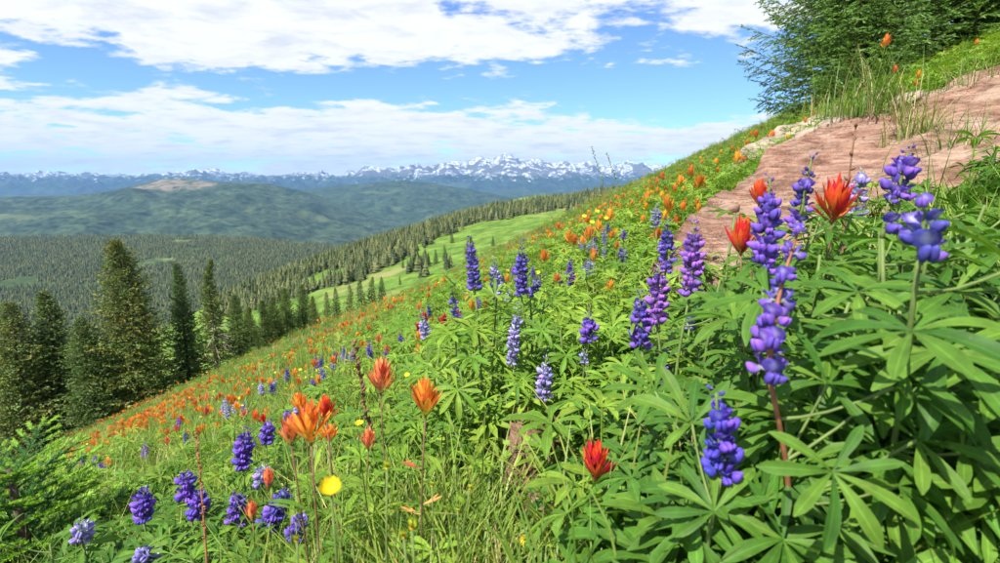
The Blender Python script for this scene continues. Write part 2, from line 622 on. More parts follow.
xs = spaced(-110, 70, 230, 0.3, 4.2)
ys = np.concatenate([np.linspace(-5, 0, 16)[:-1], spaced(-150, 150, 300, 0.0, 4.6)[150:]])
tag(obj('flower_hillside', grid_mesh('flower_hillside', xs, ys, ground, M['soil'])), kind='structure')


# ------------------------------------------------------------------ scatter of uncountable growth
def scatter(name, label, cat, pts, rots, scls, idx, protos):
    """one object of kind stuff: a cloud of points that carries copies of a few small meshes"""
    me = bpy.data.meshes.new(name)
    pts = np.asarray(pts, dtype=np.float32)
    me.vertices.add(len(pts))
    me.vertices.foreach_set('co', pts.ravel())
    a = me.attributes.new('rot', 'FLOAT_VECTOR', 'POINT')
    a.data.foreach_set('vector', np.asarray(rots, dtype=np.float32).ravel())
    a = me.attributes.new('scl', 'FLOAT_VECTOR', 'POINT')
    s_ = np.asarray(scls, dtype=np.float32)
    if s_.ndim == 1:
        s_ = np.repeat(s_[:, None], 3, 1)
    a.data.foreach_set('vector', s_.ravel())
    a = me.attributes.new('idx', 'INT', 'POINT')
    a.data.foreach_set('value', np.asarray(idx, dtype=np.int32))
    o = obj(name, me)
    ng = bpy.data.node_groups.new(name + '_scatter', 'GeometryNodeTree')
    ng.interface.new_socket('Geometry', in_out='INPUT', socket_type='NodeSocketGeometry')
    ng.interface.new_socket('Geometry', in_out='OUTPUT', socket_type='NodeSocketGeometry')
    N, L = ng.nodes, ng.links
    gi, go = N.new('NodeGroupInput'), N.new('NodeGroupOutput')
    join = N.new('GeometryNodeJoinGeometry')

    def named(nm, typ):
        q = N.new('GeometryNodeInputNamedAttribute')
        q.data_type = typ
        q.inputs['Name'].default_value = nm
        return q.outputs['Attribute']
    rot, sc_, ix = named('rot', 'FLOAT_VECTOR'), named('scl', 'FLOAT_VECTOR'), named('idx', 'INT')
    e2r = N.new('FunctionNodeEulerToRotation')
    L.new(rot, e2r.inputs[0])
    for k, pm in enumerate(protos):
        po = bpy.data.objects.new(name + '_sprig', pm)       # never linked to the scene
        oi = N.new('GeometryNodeObjectInfo')
        oi.inputs['Object'].default_value = po
        oi.inputs['As Instance'].default_value = True
        cmpn = N.new('FunctionNodeCompare')
        cmpn.data_type = 'INT'
        cmpn.operation = 'EQUAL'
        ins = [i_ for i_ in cmpn.inputs if i_.type == 'INT']
        L.new(ix, ins[0])
        ins[1].default_value = k
        iop = N.new('GeometryNodeInstanceOnPoints')
        L.new(gi.outputs[0], iop.inputs['Points'])
        L.new(cmpn.outputs[0], iop.inputs['Selection'])
        L.new(oi.outputs['Geometry'], iop.inputs['Instance'])
        L.new(e2r.outputs[0], iop.inputs['Rotation'])
        L.new(sc_, iop.inputs['Scale'])
        L.new(iop.outputs[0], join.inputs[0])
    L.new(join.outputs[0], go.inputs[0])
    md = o.modifiers.new('scatter', 'NODES')
    md.node_group = ng
    return tag(o, label, cat, kind='stuff')


# ------------------------------------------------------------------ trees
M['needles'] = leaf_mat('spruce_needles', [(0.0, (0.092, 0.165, 0.040)), (0.5, (0.115, 0.185, 0.042)), (1.0, (0.145, 0.195, 0.048))], 0.55, 0.22, 0.25)
M['needles_fir'] = leaf_mat('fir_needles', [(0.0, (0.12, 0.225, 0.044)), (1.0, (0.145, 0.25, 0.05))], 0.5, 0.32, 0.2)
M['far_needles'] = leaf_mat('far_needles', [(0.0, (0.038, 0.058, 0.020)), (0.35, (0.068, 0.092, 0.029)), (0.75, (0.118, 0.138, 0.042)), (1.0, (0.18, 0.185, 0.065))], 0.7, 0.12, 0.1)
M['bark'] = plain_mat('spruce_bark', (0.12, 0.085, 0.06), 0.9, 0.5, 14)
M['dead_wood'] = plain_mat('dead_wood', (0.33, 0.27, 0.22), 0.9, 0.35, 10)


def far_tree(seed, layers=5, sides=7):
    r = random.Random(seed)
    mb = MB()
    for k in range(layers):
        z0 = 0.04 + 0.82 * k / layers
        z1 = z0 + 0.34 * (1 - 0.35 * k / layers)
        rr = 0.17 * (1 - k / layers) ** 0.8 + 0.02
        vs = [(r.uniform(-.01, .01), r.uniform(-.01, .01), min(z1, 1.0) if k < layers - 1 else 1.0)]
        for j in range(sides):
            a = 2 * math.pi * (j + r.uniform(-.3, .3)) / sides
            q = rr * r.uniform(0.65, 1.25)
            vs.append((q * math.cos(a), q * math.sin(a), z0 + r.uniform(-.03, .03)))
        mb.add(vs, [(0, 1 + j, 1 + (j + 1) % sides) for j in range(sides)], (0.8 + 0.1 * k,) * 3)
    return mb.mesh('far_tree', M['far_needles'], smooth=False)


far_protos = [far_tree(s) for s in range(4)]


def inpoly(x, y, poly):
    c = np.zeros(x.shape, dtype=bool)
    n = len(poly)
    for i in range(n):
        x1, y1 = poly[i]
        x2, y2 = poly[(i + 1) % n]
        hit = ((y1 > y) != (y2 > y)) & (x < (x2 - x1) * (y - y1) / (y2 - y1 + 1e-12) + x1)
        c ^= hit
    return c


def proj_np(x, y, z):
    f = y * CP - z * SP
    return 500 + FPX * x / f, 281.5 - FPX * (y * SP + z * CP) / f


def surf_points(Gs, n):
    """random points on a ridge surface, area weighted"""
    Xg, Yg, Zg = Gs
    p = np.stack([Xg, Yg, Zg], -1)
    a = p[:-1, :-1]
    e1, e2 = p[1:, :-1] - a, p[:-1, 1:] - a
    ar = np.linalg.norm(np.cross(e1, e2), axis=-1).ravel()
    k = rng.choice(len(ar), n, p=ar / ar.sum())
    r1, r2 = rng.random((n, 1)), rng.random((n, 1))
    return a.reshape(-1, 3)[k] + e1.reshape(-1, 3)[k] * r1 + e2.reshape(-1, 3)[k] * r2


def stuff_trees(name, label, pts, hmin, hmax):
    n = len(pts)
    h = hmin + (hmax - hmin) * rng.random(n) ** 1.3
    wd = (0.5 * h + 0.25 * (hmin + hmax)) * rng.uniform(0.8, 1.7, n)
    sc = np.stack([wd, wd, h], -1)
    rt = np.stack([np.zeros(n), np.zeros(n), rng.random(n) * 6.28], -1)
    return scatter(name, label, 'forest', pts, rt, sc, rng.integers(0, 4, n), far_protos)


# the wood of the broad valley slope, two to three kilometres off
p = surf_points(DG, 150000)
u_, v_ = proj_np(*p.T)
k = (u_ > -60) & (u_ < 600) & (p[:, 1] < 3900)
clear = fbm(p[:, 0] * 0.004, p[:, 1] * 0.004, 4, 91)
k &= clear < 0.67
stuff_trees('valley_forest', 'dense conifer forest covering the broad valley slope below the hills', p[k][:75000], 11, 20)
# woods along the crest of the meadow shoulder
poly = [(205, 306), (280, 272), (320, 259), (366, 243), (424, 226), (452, 217), (500, 208), (545, 204), (600, 200), (650, 196), (655, 206), (600, 209), (560, 214), (530, 217), (500, 220),
        (459, 226), (440, 239), (401, 262), (363, 281), (321, 290), (290, 300), (250, 312), (205, 322)]
n = 90000
x, y = rng.uniform(-600, 250, n), rng.uniform(350, 1000, n)
z = shoulder(x, y)
u_, v_ = proj_np(x, y, z)
k = inpoly(u_, v_, poly) & (fbm(x * 0.02, y * 0.02, 3, 13) > 0.34)
for pl_ in ([(404, 262), (430, 254), (453, 249), (452, 268), (420, 279), (404, 275)], [(436, 226), (476, 214), (480, 226), (455, 236), (440, 244)]):
    k |= inpoly(u_, v_, pl_) & (fbm(x * 0.05, y * 0.05, 3, 19) > 0.51)
pts = np.stack([x, y, z], -1)[k]
stuff_trees('crest_forest', 'band of dark conifers along the crest of the green meadow ridge', pts[:6500], 7, 14)
p = surf_points(GG, 9000)
stuff_trees('knoll_forest', 'dark conifer wood covering the rounded knoll behind the meadow ridge', p[p[:, 1] < 1480][:3200], 9, 14)
p = surf_points(HG, 26000)
k = (fbm(p[:, 0] * 0.006, p[:, 1] * 0.006, 3, 17) > 0.56)
stuff_trees('ridge_woods', 'scattered conifer groves on the pale green ridge farther back', p[k][:2500], 9, 14)


def spruce(seed, H=10.0, Rm=1.7, nb=230, tw=11, spr=4, nl=0.30, nw=0.055, sparse=0.0, low=0.05, olive=0.0, taper=0.86, mat=None, droop=0.35, scat=0.7):
    """a spruce: tapered trunk, limbs in whorls and sprays of needles; returns the meshes of trunk, limbs and crown"""
    r = random.Random(seed)
    tr, li, cr = MB(), MB(), MB()
    bend = [(r.uniform(-.06, .06) * k, r.uniform(-.06, .06) * k) for k in range(7)]
    tp = [Vector((bend[k][0], bend[k][1], H * (k / 6.0) - (0.6 if k == 0 else 0))) for k in range(7)]
    tr.tube(tp, [0.02 * H * (1 - 0.95 * k / 6.0) + 0.004 for k in range(7)], 8)

    def axis(f):
        q = f * 6
        i = min(5, int(q))
        return tp[i].lerp(tp[i + 1], q - i)
    lob = [r.uniform(0.72, 1.2) for _ in range(9)]
    for i in range(nb):
        f = low + (0.985 - low) * (i + r.random()) / nb
        if r.random() < sparse * (1 - f):
            continue
        th = i * 2.39996 + r.uniform(-.4, .4)
        prof = (1 - f) ** taper * (0.62 + 0.38 * min(1, (f - low) / 0.12 + 0.25))
        L = Rm * prof * lob[int((th % 6.283) / 6.2832 * 8.99)] * r.uniform(0.62, 1.18) + 0.03
        nf = 0.35 + 0.65 * (1 - f) ** 0.7
        o = axis(f)
        up0 = 0.55 * f - droop * (1 - f) + r.uniform(-.12, .12)
        d = Vector((math.cos(th), math.sin(th), 0))
        side = Vector((-math.sin(th), math.cos(th), 0))
        pl = []
        for s in range(5):
            q = s / 4.0
            pl.append(o + d * (L * q) + Vector((0, 0, L * (up0 * q + 0.22 * q * q * (1.2 - f)))))
        li.tube(pl, [0.012 * H * 0.12 * (1 - 0.85 * s / 4) * (1.3 - f) + 0.003 for s in range(5)], 4, cap=False)
        nt = max(3, int(tw * (0.35 + 0.65 * L / Rm)))
        hue = r.uniform(0.72, 1.3)
        ol = olive * r.random() ** 2
        for j in range(nt):
            q = 0.12 + 0.88 * (j + r.random() * 0.6) / nt
            k = min(3, int(q * 4))
            b0 = pl[k].lerp(pl[k + 1], q * 4 - k)
            sgn = 1 if j % 2 else -1
            tl = L * 0.42 * (1 - 0.72 * q) * r.uniform(0.7, 1.25) + nl * 0.5 * nf
            td = (d * r.uniform(0.45, 0.9) + side * sgn * r.uniform(0.5, 1.0) + Vector((0, 0, r.uniform(-.45, .12)))).normalized()
            if j == nt - 1:
                td = (d + Vector((0, 0, up0 + 0.3))).normalized()
            for s in range(spr):
                qq = (s + 0.3 + r.random() * 0.5) / spr
                c = b0 + td * (tl * qq)
                dirn = (td + Vector((r.uniform(-scat, scat), r.uniform(-scat, scat), r.uniform(-scat * .7, scat * .65)))).normalized()
                wv = dirn.cross(Vector((r.uniform(-1, 1), r.uniform(-1, 1), r.uniform(-.4, 1)))).normalized() * nw * (0.5 + 0.5 * nf) * r.uniform(0.7, 1.3)
                ln = nl * nf * r.uniform(0.65, 1.2)
                g = hue * (0.78 + 0.4 * qq * q) * r.uniform(0.85, 1.15)
                col = (g * (1 + 1.5 * ol), g * (1 + 0.28 * ol), g * (1 - 0.2 * ol))
                mid = c + dirn * ln * 0.45
                cr.add([c, mid + wv, c + dirn * ln, mid - wv], [(0, 1, 2), (0, 2, 3)], col)
    # leader
    top = tp[-1]
    for s in range(12):
        dirn = Vector((r.uniform(-.3, .3), r.uniform(-.3, .3), r.uniform(.5, 1))).normalized()
        wv = dirn.cross(Vector((r.random(), r.random(), 0.2))).normalized() * nw
        c = top - Vector((0, 0, r.uniform(0, 0.06 * H)))
        cr.add([c, c + dirn * nl * .3 + wv * .5, c + dirn * nl * .7, c + dirn * nl * .3 - wv * .5], [(0, 1, 2), (0, 2, 3)], (1, 1, 1))
    mt = mat or M['needles']
    return tr.mesh('trunk', M['bark']), li.mesh('limbs', M['bark']), cr.mesh('crown', mt, smooth=False)


def plant_tree(meshes, loc, s, rz, label, group, wide=1.0, name='spruce_tree'):
    root = empty(name, loc)
    tag(root, label, 'tree', group)
    root.rotation_euler.z = rz
    root.scale = (s * wide, s * wide, s)
    obj('trunk', meshes[0], root)
    obj('limbs', meshes[1], root)['kind'] = 'stuff'
    obj('crown', meshes[2], root)
    return root


big = [spruce(101, 10, 2.7, 430, 16, 8, 0.21, 0.040, olive=0.6, droop=0.28, taper=0.62), spruce(102, 10, 1.75, 380, 14, 7, 0.20, 0.038, olive=0.1, droop=0.4, taper=0.7),
       spruce(103, 10, 1.8, 300, 14, 7, 0.21, 0.04, sparse=0.4, olive=0.5, droop=0.3), spruce(104, 10, 2.3, 360, 14, 7, 0.22, 0.042, olive=0.35, taper=0.68)]
small = [spruce(201, 10, 2.0, 170, 8, 3, 0.42, 0.09), spruce(202, 10, 1.7, 160, 8, 3, 0.42, 0.09, olive=0.3), spruce(203, 10, 2.3, 170, 8, 3, 0.45, 0.10, olive=0.2)]


def tree_at(u, vtop, y, var, wide, rz, label, group, on=ground, sink=0.0):
    dx, dz = ray(u, vtop)
    x = dx * y
    z = float(on(np.array([x]), np.array([y]))[0]) - sink
    hgt = dz * y - z
    return plant_tree(var, (x, y, z), hgt / 10.0, rz, label, group, wide)


GRP = 'spruces below the left end of the flower slope'
tree_at(121, 238, 40, big[0], 0.95, 0.4, 'tallest broad spruce with olive-brown tinged crown at the left', GRP)
tree_at(177, 262, 44, big[1], 0.90, 1.9, 'narrow pointed dark spruce standing right of the tallest broad spruce', GRP)
t208 = tree_at(207, 258, 43, big[2], 0.95, 3.1, 'thin ragged spruce with bare grey dead branches low on its right', GRP)
tree_at(235, 294, 47, big[3], 0.95, 0.2, 'short olive-green spruce right behind the ragged one with dead branches', GRP)
tree_at(249, 306, 52, big[0], 0.8, 1.4, 'bushy low spruce between the olive one and the small pointed one', GRP)
tree_at(272, 296, 58, big[0], 0.85, 2.4, 'bushy spruce tucked in just left of the matched pair', GRP)
tree_at(313, 296, 66, big[3], 0.9, 0.4, 'small spruce touching the right side of the matched pair', GRP)
tree_at(262, 299, 56, big[1], 1.2, 4.4, 'small spruce left of the matched pair of bluish spruces', GRP)
tree_at(284, 287, 60, big[3], 1.0, 2.5, 'left spruce of the matched dark green pair beside the slope', GRP)
tree_at(301, 284, 62, big[3], 0.95, 5.0, 'right spruce of the matched dark green pair beside the slope', GRP)
tree_at(84, 316, 38, big[3], 1.25, 1.1, 'dark low spruce left of and partly behind the tallest broad spruce', GRP)
tree_at(46, 290, 42, big[1], 1.4, 2.2, 'spruce second from the left edge of the picture', GRP)
tree_at(8, 300, 40, big[3], 1.2, 3.0, 'low spruce standing at the very left edge of the picture', GRP)
# bare dead branches of the ragged spruce
mb = MB()
r = random.Random(5)
for k in range(26):
    th = r.uniform(-1.9, 0.9) - 3.1
    z0 = r.uniform(1.2, 5.2)
    L = r.uniform(1.0, 1.75)
    q = [Vector((0, 0, z0))]
    for s in range(5):
        q.append(q[-1] + Vector((math.cos(th), math.sin(th), r.uniform(-.75, .1))) * L / 5 + Vector((r.uniform(-.06, .06), r.uniform(-.06, .06), 0)))
    mb.tube(q, [0.05 * (1 - 0.15 * s) for s in range(6)], 4, cap=False)
    for s in (2, 3, 4):
        e = q[s] + Vector((r.uniform(-.3, .3), r.uniform(-.3, .3), r.uniform(-.5, -.05)))
        mb.tube([q[s], q[s].lerp(e, .5) + Vector((0, 0, .05)), e], [0.018, 0.014, 0.008], 3, cap=False)
o = obj('dead_branches', mb.mesh('dead_branches', M['dead_wood']), t208)
tag(o, 'bare grey-brown dead branches hanging from the lower trunk', kind='stuff')

GR2 = 'spruces standing on the slope beyond the crest'
for i, (u, vt, y, v, wd, lab) in enumerate((
        (326, 292, 90, 0, .9, 'small spruce in the dip just left of the tight spruce group'),
        (336, 288, 92, 1, 1.0, 'slim spruce at the left end of the tight spruce group'),
        (349, 285, 100, 2, .8, 'second spruce from the left in the tight group above the orange slope'),
        (360, 279, 104, 0, 1.0, 'middle spruce of the tight group above the orange slope'),
        (371, 277, 106, 1, 1.1, 'tallest spruce of the tight group above the orange slope'),
        (381, 277, 108, 0, .9, 'spruce at the right end of the tight group above the orange slope'))):
    tree_at(u, vt, y, small[v], wd, i * 1.3, lab, GR2)
tree_at(471, 236, 95, big[3], 1.15, 0.7, 'rounded olive spruce rising behind the lupine spikes at the centre', GR2)

GR3 = 'lone trees dotted over the green meadow'
for i, (u, vb, h, v, wd, lab) in enumerate((
        (400, 285, 8, 1, 1.1, 'tiny dark spruce standing alone in the lower meadow'),
        (412, 272, 10, 0, 1.2, 'leftmost dark spruce of the small grove on the meadow'),
        (420, 269, 12, 2, 1.0, 'second dark spruce from the left in the small meadow grove'),
        (428, 267, 12, 1, 1.3, 'middle dark spruce of the small meadow grove'),
        (436, 264, 13, 0, 1.2, 'fourth dark spruce from the left in the small meadow grove'),
        (445, 261, 14, 2, 1.0, 'rightmost dark spruce of the small meadow grove'),
        (437, 238, 11, 0, 1.0, 'slim spruce at the upper meadow edge near the woods'),
        (447, 233, 13, 1, 1.3, 'dark spruce detached from the crest woods above the grove'),
        (452, 243, 11, 0, 1.2, 'dark spruce in the open meadow just above the grove'),
        (493, 246, 9, 1, 1.4, 'lone small spruce in the bright meadow right of the olive spruce'),
        (380, 291, 7, 2, 1.0, 'tiny spruce at the left foot of the meadow'),
        (415, 248, 10, 1, 1.1, 'spruce standing off the lower edge of the crest woods'),
        (403, 268, 9, 0, 1.0, 'spruce on the open meadow left of the small grove'))):
    # find the spot on the shoulder that the sight line meets
    yy = np.linspace(250, 900, 1300)
    dx, dz = ray(u, vb)
    hit = np.nonzero(shoulder(dx * yy, yy) > dz * yy)[0]
    y = yy[hit[0]] if len(hit) else 430.0
    x = dx * y
    plant_tree(small[v], (x, y, float(shoulder(np.array([x]), np.array([y]))[0])), h * y / FPX / 10 * 1.15, i * 0.9, lab, GR3, wd)

# the firs on the rise at the upper right
fir = [spruce(301, 10, 3.0, 430, 34, 18, 0.145, 0.017, scat=0.55, droop=0.10, mat=M['needles_fir'], taper=0.85, low=0.005), spruce(302, 10, 3.0, 360, 34, 18, 0.145, 0.017, scat=0.55, droop=0.2, mat=M['needles_fir'], low=0.005)]
GR4 = 'firs on the rise above the rock'
for (u, y, hh, v, wd, rz, lab) in ((850, 11.0, 6.8, 0, .80, 0.3, 'nearest green fir whose long lower boughs reach left over the slope'),
                                   (905, 12.5, 8.2, 1, 1.1, 1.9, 'tall fir directly behind the tuft of grass on top of the rock'),
                                   (965, 11.5, 7.5, 0, 1.1, 2.9, 'fir standing farthest right on the rise')):
    x = ray(u, 110)[0] * y
    plant_tree(fir[v], (x, y, gz(x, y) - 0.05), hh / 10, rz, lab, GR4, wd, name='fir_tree')

# ------------------------------------------------------------------ foreground materials
def leaflet_mat(name, stops, trans=0.28):
    """lupine leaflet: pale midrib and margin; Col carries across (red), along (green) and a tint (blue)"""
    m, t, out = new_mat(name)
    oi = t.node('ShaderNodeObjectInfo')
    ca = t.node('ShaderNodeAttribute', attribute_name='Col')
    sp = t.node('ShaderNodeSeparateColor')
    t.put(sp.inputs[0], ca.outputs['Color'])
    base = t.ramp(oi.outputs['Random'], stops)
    geo = t.node('ShaderNodeNewGeometry')
    n = t.noise(geo.outputs['Position'], 55.0, 4, 0.6)
    base = t.mix(1.0, base, t.mapr(n, 0.3, 0.7, 0.72, 1.28), 'MULTIPLY')
    base = t.mix(1.0, base, t.mapr(sp.outputs[2], 0, 1, 0.0, 2.0), 'MULTIPLY')
    rib = t.math('MAXIMUM', t.mapr(sp.outputs[0], 0.0, 0.16, 0.75, 0.0), t.mapr(sp.outputs[0], 0.86, 1.0, 0.0, 0.45))
    base = t.mix(rib, base, t.mix(1.0, base, (1.9, 1.65, 1.9), 'MULTIPLY'))
    spots = t.mapr(t.noise(geo.outputs['Position'], 170.0, 3), 0.66, 0.74, 0.0, 0.6)
    base = t.mix(spots, base, (0.26, 0.22, 0.07))
    b = t.node('ShaderNodeBsdfPrincipled')
    t.put(b.inputs['Base Color'], base)
    b.inputs['Roughness'].default_value = 0.55
    b.inputs['Specular IOR Level'].default_value = 0.25
    tr = t.node('ShaderNodeBsdfTranslucent')
    t.put(tr.inputs[0], t.mix(1.0, base, (1.3, 1.4, 0.5), 'MULTIPLY'))
    mx = t.node('ShaderNodeMixShader')
    mx.inputs[0].default_value = trans
    t.l.new(b.outputs[0], mx.inputs[1])
    t.l.new(tr.outputs[0], mx.inputs[2])
    t.l.new(mx.outputs[0], out.inputs[0])
    return m


M['leaf_dark'] = leaflet_mat('lupine_leaf_dark', [(0, (0.044, 0.130, 0.016)), (0.5, (0.080, 0.188, 0.020)), (1, (0.125, 0.235, 0.027))], 0.34)
M['leaf_bright'] = leaflet_mat('lupine_leaf_bright', [(0, (0.080, 0.190, 0.018)), (0.5, (0.145, 0.262, 0.022)), (1, (0.215, 0.32, 0.034))])
M['grass'] = leaf_mat('grass_blades', [(0, (0.095, 0.195, 0.026)), (0.45, (0.17, 0.27, 0.035)), (0.8, (0.24, 0.31, 0.055)), (1, (0.32, 0.33, 0.10))], 0.45, 0.32, 0.2)
M['straw'] = leaf_mat('dry_grass', [(0, (0.42, 0.32, 0.15)), (1, (0.55, 0.44, 0.24))], 0.6, 0.2, 0.2)
M['stem'] = plain_mat('green_stem', (0.14, 0.20, 0.05), 0.6, 0.3, 60)
M['stem_red'] = plain_mat('reddish_stem', (0.30, 0.12, 0.055), 0.6, 0.35, 60)
M['stem_brown'] = plain_mat('dry_brown_stem', (0.19, 0.10, 0.055), 0.8, 0.35, 60)


def petal_mat(name, col, trans=0.25, rough=0.55):
    m, t, out = new_mat(name)
    ca = t.node('ShaderNodeAttribute', attribute_name='Col')
    oi = t.node('ShaderNodeObjectInfo')
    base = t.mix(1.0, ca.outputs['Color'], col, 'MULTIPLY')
    geo = t.node('ShaderNodeNewGeometry')
    n = t.noise(geo.outputs['Position'], 140.0, 3, 0.6)
    base = t.mix(1.0, base, t.mapr(n, 0.3, 0.7, 0.78, 1.22), 'MULTIPLY')
    hs = t.node('ShaderNodeHueSaturation')
    t.put(hs.inputs['Color'], base)
    t.put(hs.inputs['Hue'], t.mapr(oi.outputs['Random'], 0, 1, 0.478, 0.520))
    t.put(hs.inputs['Value'], t.mapr(oi.outputs['Random'], 0, 1, 0.74, 1.25))
    base = hs.outputs[0]
    b = t.node('ShaderNodeBsdfPrincipled')
    t.put(b.inputs['Base Color'], base)
    b.inputs['Roughness'].default_value = rough
    b.inputs['Specular IOR Level'].default_value = 0.25
    tr = t.node('ShaderNodeBsdfTranslucent')
    t.put(tr.inputs[0], base)
    mx = t.node('ShaderNodeMixShader')
    mx.inputs[0].default_value = trans
    t.l.new(b.outputs[0], mx.inputs[1])
    t.l.new(tr.outputs[0], mx.inputs[2])
    t.l.new(mx.outputs[0], out.inputs[0])
    return m


HUES = {'blue': (0.10, 0.070, 0.52), 'violet': (0.185, 0.095, 0.53), 'pale': (0.34, 0.27, 0.63), 'magenta': (0.30, 0.125, 0.54), 'indigo': (0.15, 0.10, 0.47)}
for h, c in HUES.items():
    M['petal_' + h] = petal_mat('lupine_petal_' + h, c)
M['bract_orange'] = petal_mat('bract_orange', (0.92, 0.27, 0.042), 0.3)
M['bract_red'] = petal_mat('bract_red', (0.80, 0.065, 0.028), 0.3)
M['bract_coral'] = petal_mat('bract_coral', (0.88, 0.24, 0.10), 0.3)
M['bract_amber'] = petal_mat('bract_amber', (0.88, 0.34, 0.035), 0.3)
M['yellow'] = petal_mat('yellow_petal', (0.88, 0.70, 0.02), 0.25)
M['yellow_green'] = petal_mat('yellow_green_bud', (0.55, 0.58, 0.05), 0.25)
M['calyx'] = plain_mat('calyx', (0.15, 0.16, 0.11), 0.7, 0.3, 80)

# ------------------------------------------------------------------ foreground pieces


def leaflet_mb(seg=6, wmax=0.105, fold=0.35, arch=0.16, tint=0.5, ratio_pts=None):
    """unit leaflet along +Y, folded along the midrib"""
    mb = MB()
    vs, cs, fs = [], [], []
    for i in range(seg + 1):
        q = i / seg
        wd = wmax * float(np.interp(q, [0, .15, .35, .6, .75, .88, .96, 1], [.1, .3, .66, .97, 1, .78, .42, .05]))
        wd = max(wd, 0.012)
        z = -arch * q * q + 0.05 * math.sin(q * 3)
        vs += [(-wd, q, z + fold * wd), (0, q, z), (wd, q, z + fold * wd)]
        cs += [(1, q, tint), (0, q, tint), (1, q, tint)]
    for i in range(seg):
        a = i * 3
        fs += [(a, a + 1, a + 4, a + 3), (a + 1, a + 2, a + 5, a + 4)]
    mb.add(vs, fs, cs)
    return mb


leaflet_hi = [leaflet_mb(8, 0.098, 0.36, 0.14), leaflet_mb(8, 0.110, 0.55, 0.34), leaflet_mb(8, 0.092, 0.30, -0.02)]
leaflet_lo = [leaflet_mb(4, 0.115, 0.35, 0.18), leaflet_mb(4, 0.125, 0.45, 0.32)]
LEAFLET = {k: [m_.mesh('leaflet', M[k]) for m_ in leaflet_hi] for k in ('leaf_dark', 'leaf_bright')}


def leaf_angles(n, r):
    span = 5.3
    return [(-span / 2 + span * (i + 0.5) / n + r.uniform(-.10, .10)) for i in range(n)]


def palm_mb(r, n=7, tint=0.5, cup=0.25):
    """a whole palmate leaf in one mesh, centre at the origin, facing +Z"""
    mb = MB()
    for a in leaf_angles(n, r):
        s = r.uniform(0.8, 1.05) * (1 - 0.22 * (abs(a) / 2.65) ** 2)
        Mx = Matrix.Rotation(-a, 4, 'Z') @ Matrix.Rotation(cup + r.uniform(-.15, .2), 4, 'X') @ Matrix.Scale(s, 4)
        l = r.choice(leaflet_lo)
        tt = tint * r.uniform(0.8, 1.2)
        k = MB()
        k.merge(l, Mx)
        k.c = [(c[0], c[1], tt) for c in k.c]
        mb.merge(k)
    return mb


rr0 = random.Random(77)
PALM = {k: [palm_mb(rr0, rr0.choice((7, 7, 8)), 0.5, rr0.uniform(0.1, 0.5)).mesh('leaf', M[k]) for _ in range(5)] for k in ('leaf_dark', 'leaf_bright')}


def blossom_mb(lo=False, bud=False):
    """a pea flower, unit length along +Y (outwards), +Z up: keel and wings, folded banner, calyx"""
    mb = MB()
    nu, nv = (5, 4) if lo else (7, 5)
    vs, fs, cs = [], [], []
    if bud:
        for i in range(nv + 1):
            q = i / nv
            rad = 0.20 * math.sin(math.pi * min(0.999, 0.06 + 0.93 * q)) + 0.01
            for k in range(nu):
                a = 2 * math.pi * k / nu
                vs.append((rad * math.cos(a), 0.75 * q, rad * 1.25 * math.sin(a) + 0.22 * q * q))
                g = 0.55 + 0.5 * q
                cs.append((g * 0.9, g * 0.95, g * 0.75))
    lobes = ((0, 1.0),) if bud or lo else ((-1, 0.62), (1, 0.62))
    if not bud:
        for (sd, wf) in lobes:
            o_ = len(vs)
            for i in range(nv + 1):
                q = i / nv
                rad = 0.31 * max(0.0, math.sin(math.pi * (0.04 + 0.91 * q))) ** 0.66 + 0.01
                for k in range(nu):
                    a = 2 * math.pi * k / nu
                    vs.append((rad * wf * math.cos(a) + sd * (0.07 + 0.10 * math.sin(q * 2.6)), 0.10 + 0.92 * q, rad * 1.15 * math.sin(a) - 0.08 - 0.13 * math.sin(q * 3.0) + 0.18 * q * q))
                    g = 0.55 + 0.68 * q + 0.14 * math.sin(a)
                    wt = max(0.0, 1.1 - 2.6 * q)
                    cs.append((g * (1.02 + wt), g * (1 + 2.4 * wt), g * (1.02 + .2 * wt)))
            for i in range(nv):
                for k in range(nu):
                    k2 = (k + 1) % nu
                    fs.append((o_ + i * nu + k, o_ + i * nu + k2, o_ + (i + 1) * nu + k2, o_ + (i + 1) * nu + k))
            fs.append(tuple(o_ + nv * nu + k for k in range(nu)))
    if bud:
        for i in range(nv):
            for k in range(nu):
                k2 = (k + 1) % nu
                fs.append((i * nu + k, i * nu + k2, (i + 1) * nu + k2, (i + 1) * nu + k))
        fs.append(tuple(nv * nu + k for k in range(nu)))
    mb.add(vs, fs, cs)
    if not bud:
        nr, nc = (2, 2) if lo else (5, 4)
        vs, fs, cs = [], [], []
        for i in range(nr + 1):
            q = i / nr
            wd = 0.58 * math.sin(math.pi * (0.16 + 0.72 * q)) ** 0.7
            for j in range(nc + 1):
                s = 2 * j / nc - 1
                y = 0.18 + 0.42 * q - 0.36 * s * s * (0.35 + q) * 0.8
                z = 0.14 + 0.86 * q - 0.16 * q * q
                vs.append((wd * s, y + 0.10 * q * q, z))
                wsp = max(0.0, 1 - (abs(s) / 0.55) ** 2 - ((q - 0.45) / 0.4) ** 2)
                cs.append((0.80 + 2.0 * wsp, 0.80 + 3.6 * wsp, 0.88 + 0.55 * wsp))
        for i in range(nr):
            for j in range(nc):
                a = i * (nc + 1) + j
                fs.append((a, a + 1, a + nc + 2, a + nc + 1))
        mb.add(vs, fs, cs)
    # calyx and stalk
    n = 4 if lo else 6
    mb.tube([(0, -0.28, -0.16), (0, -0.05, -0.06), (0, 0.10, 0.0), (0, 0.30, 0.02)], [0.04, 0.07, 0.16, 0.18], n, (1.5, 2.9, 0.55), cap=False)
    return mb


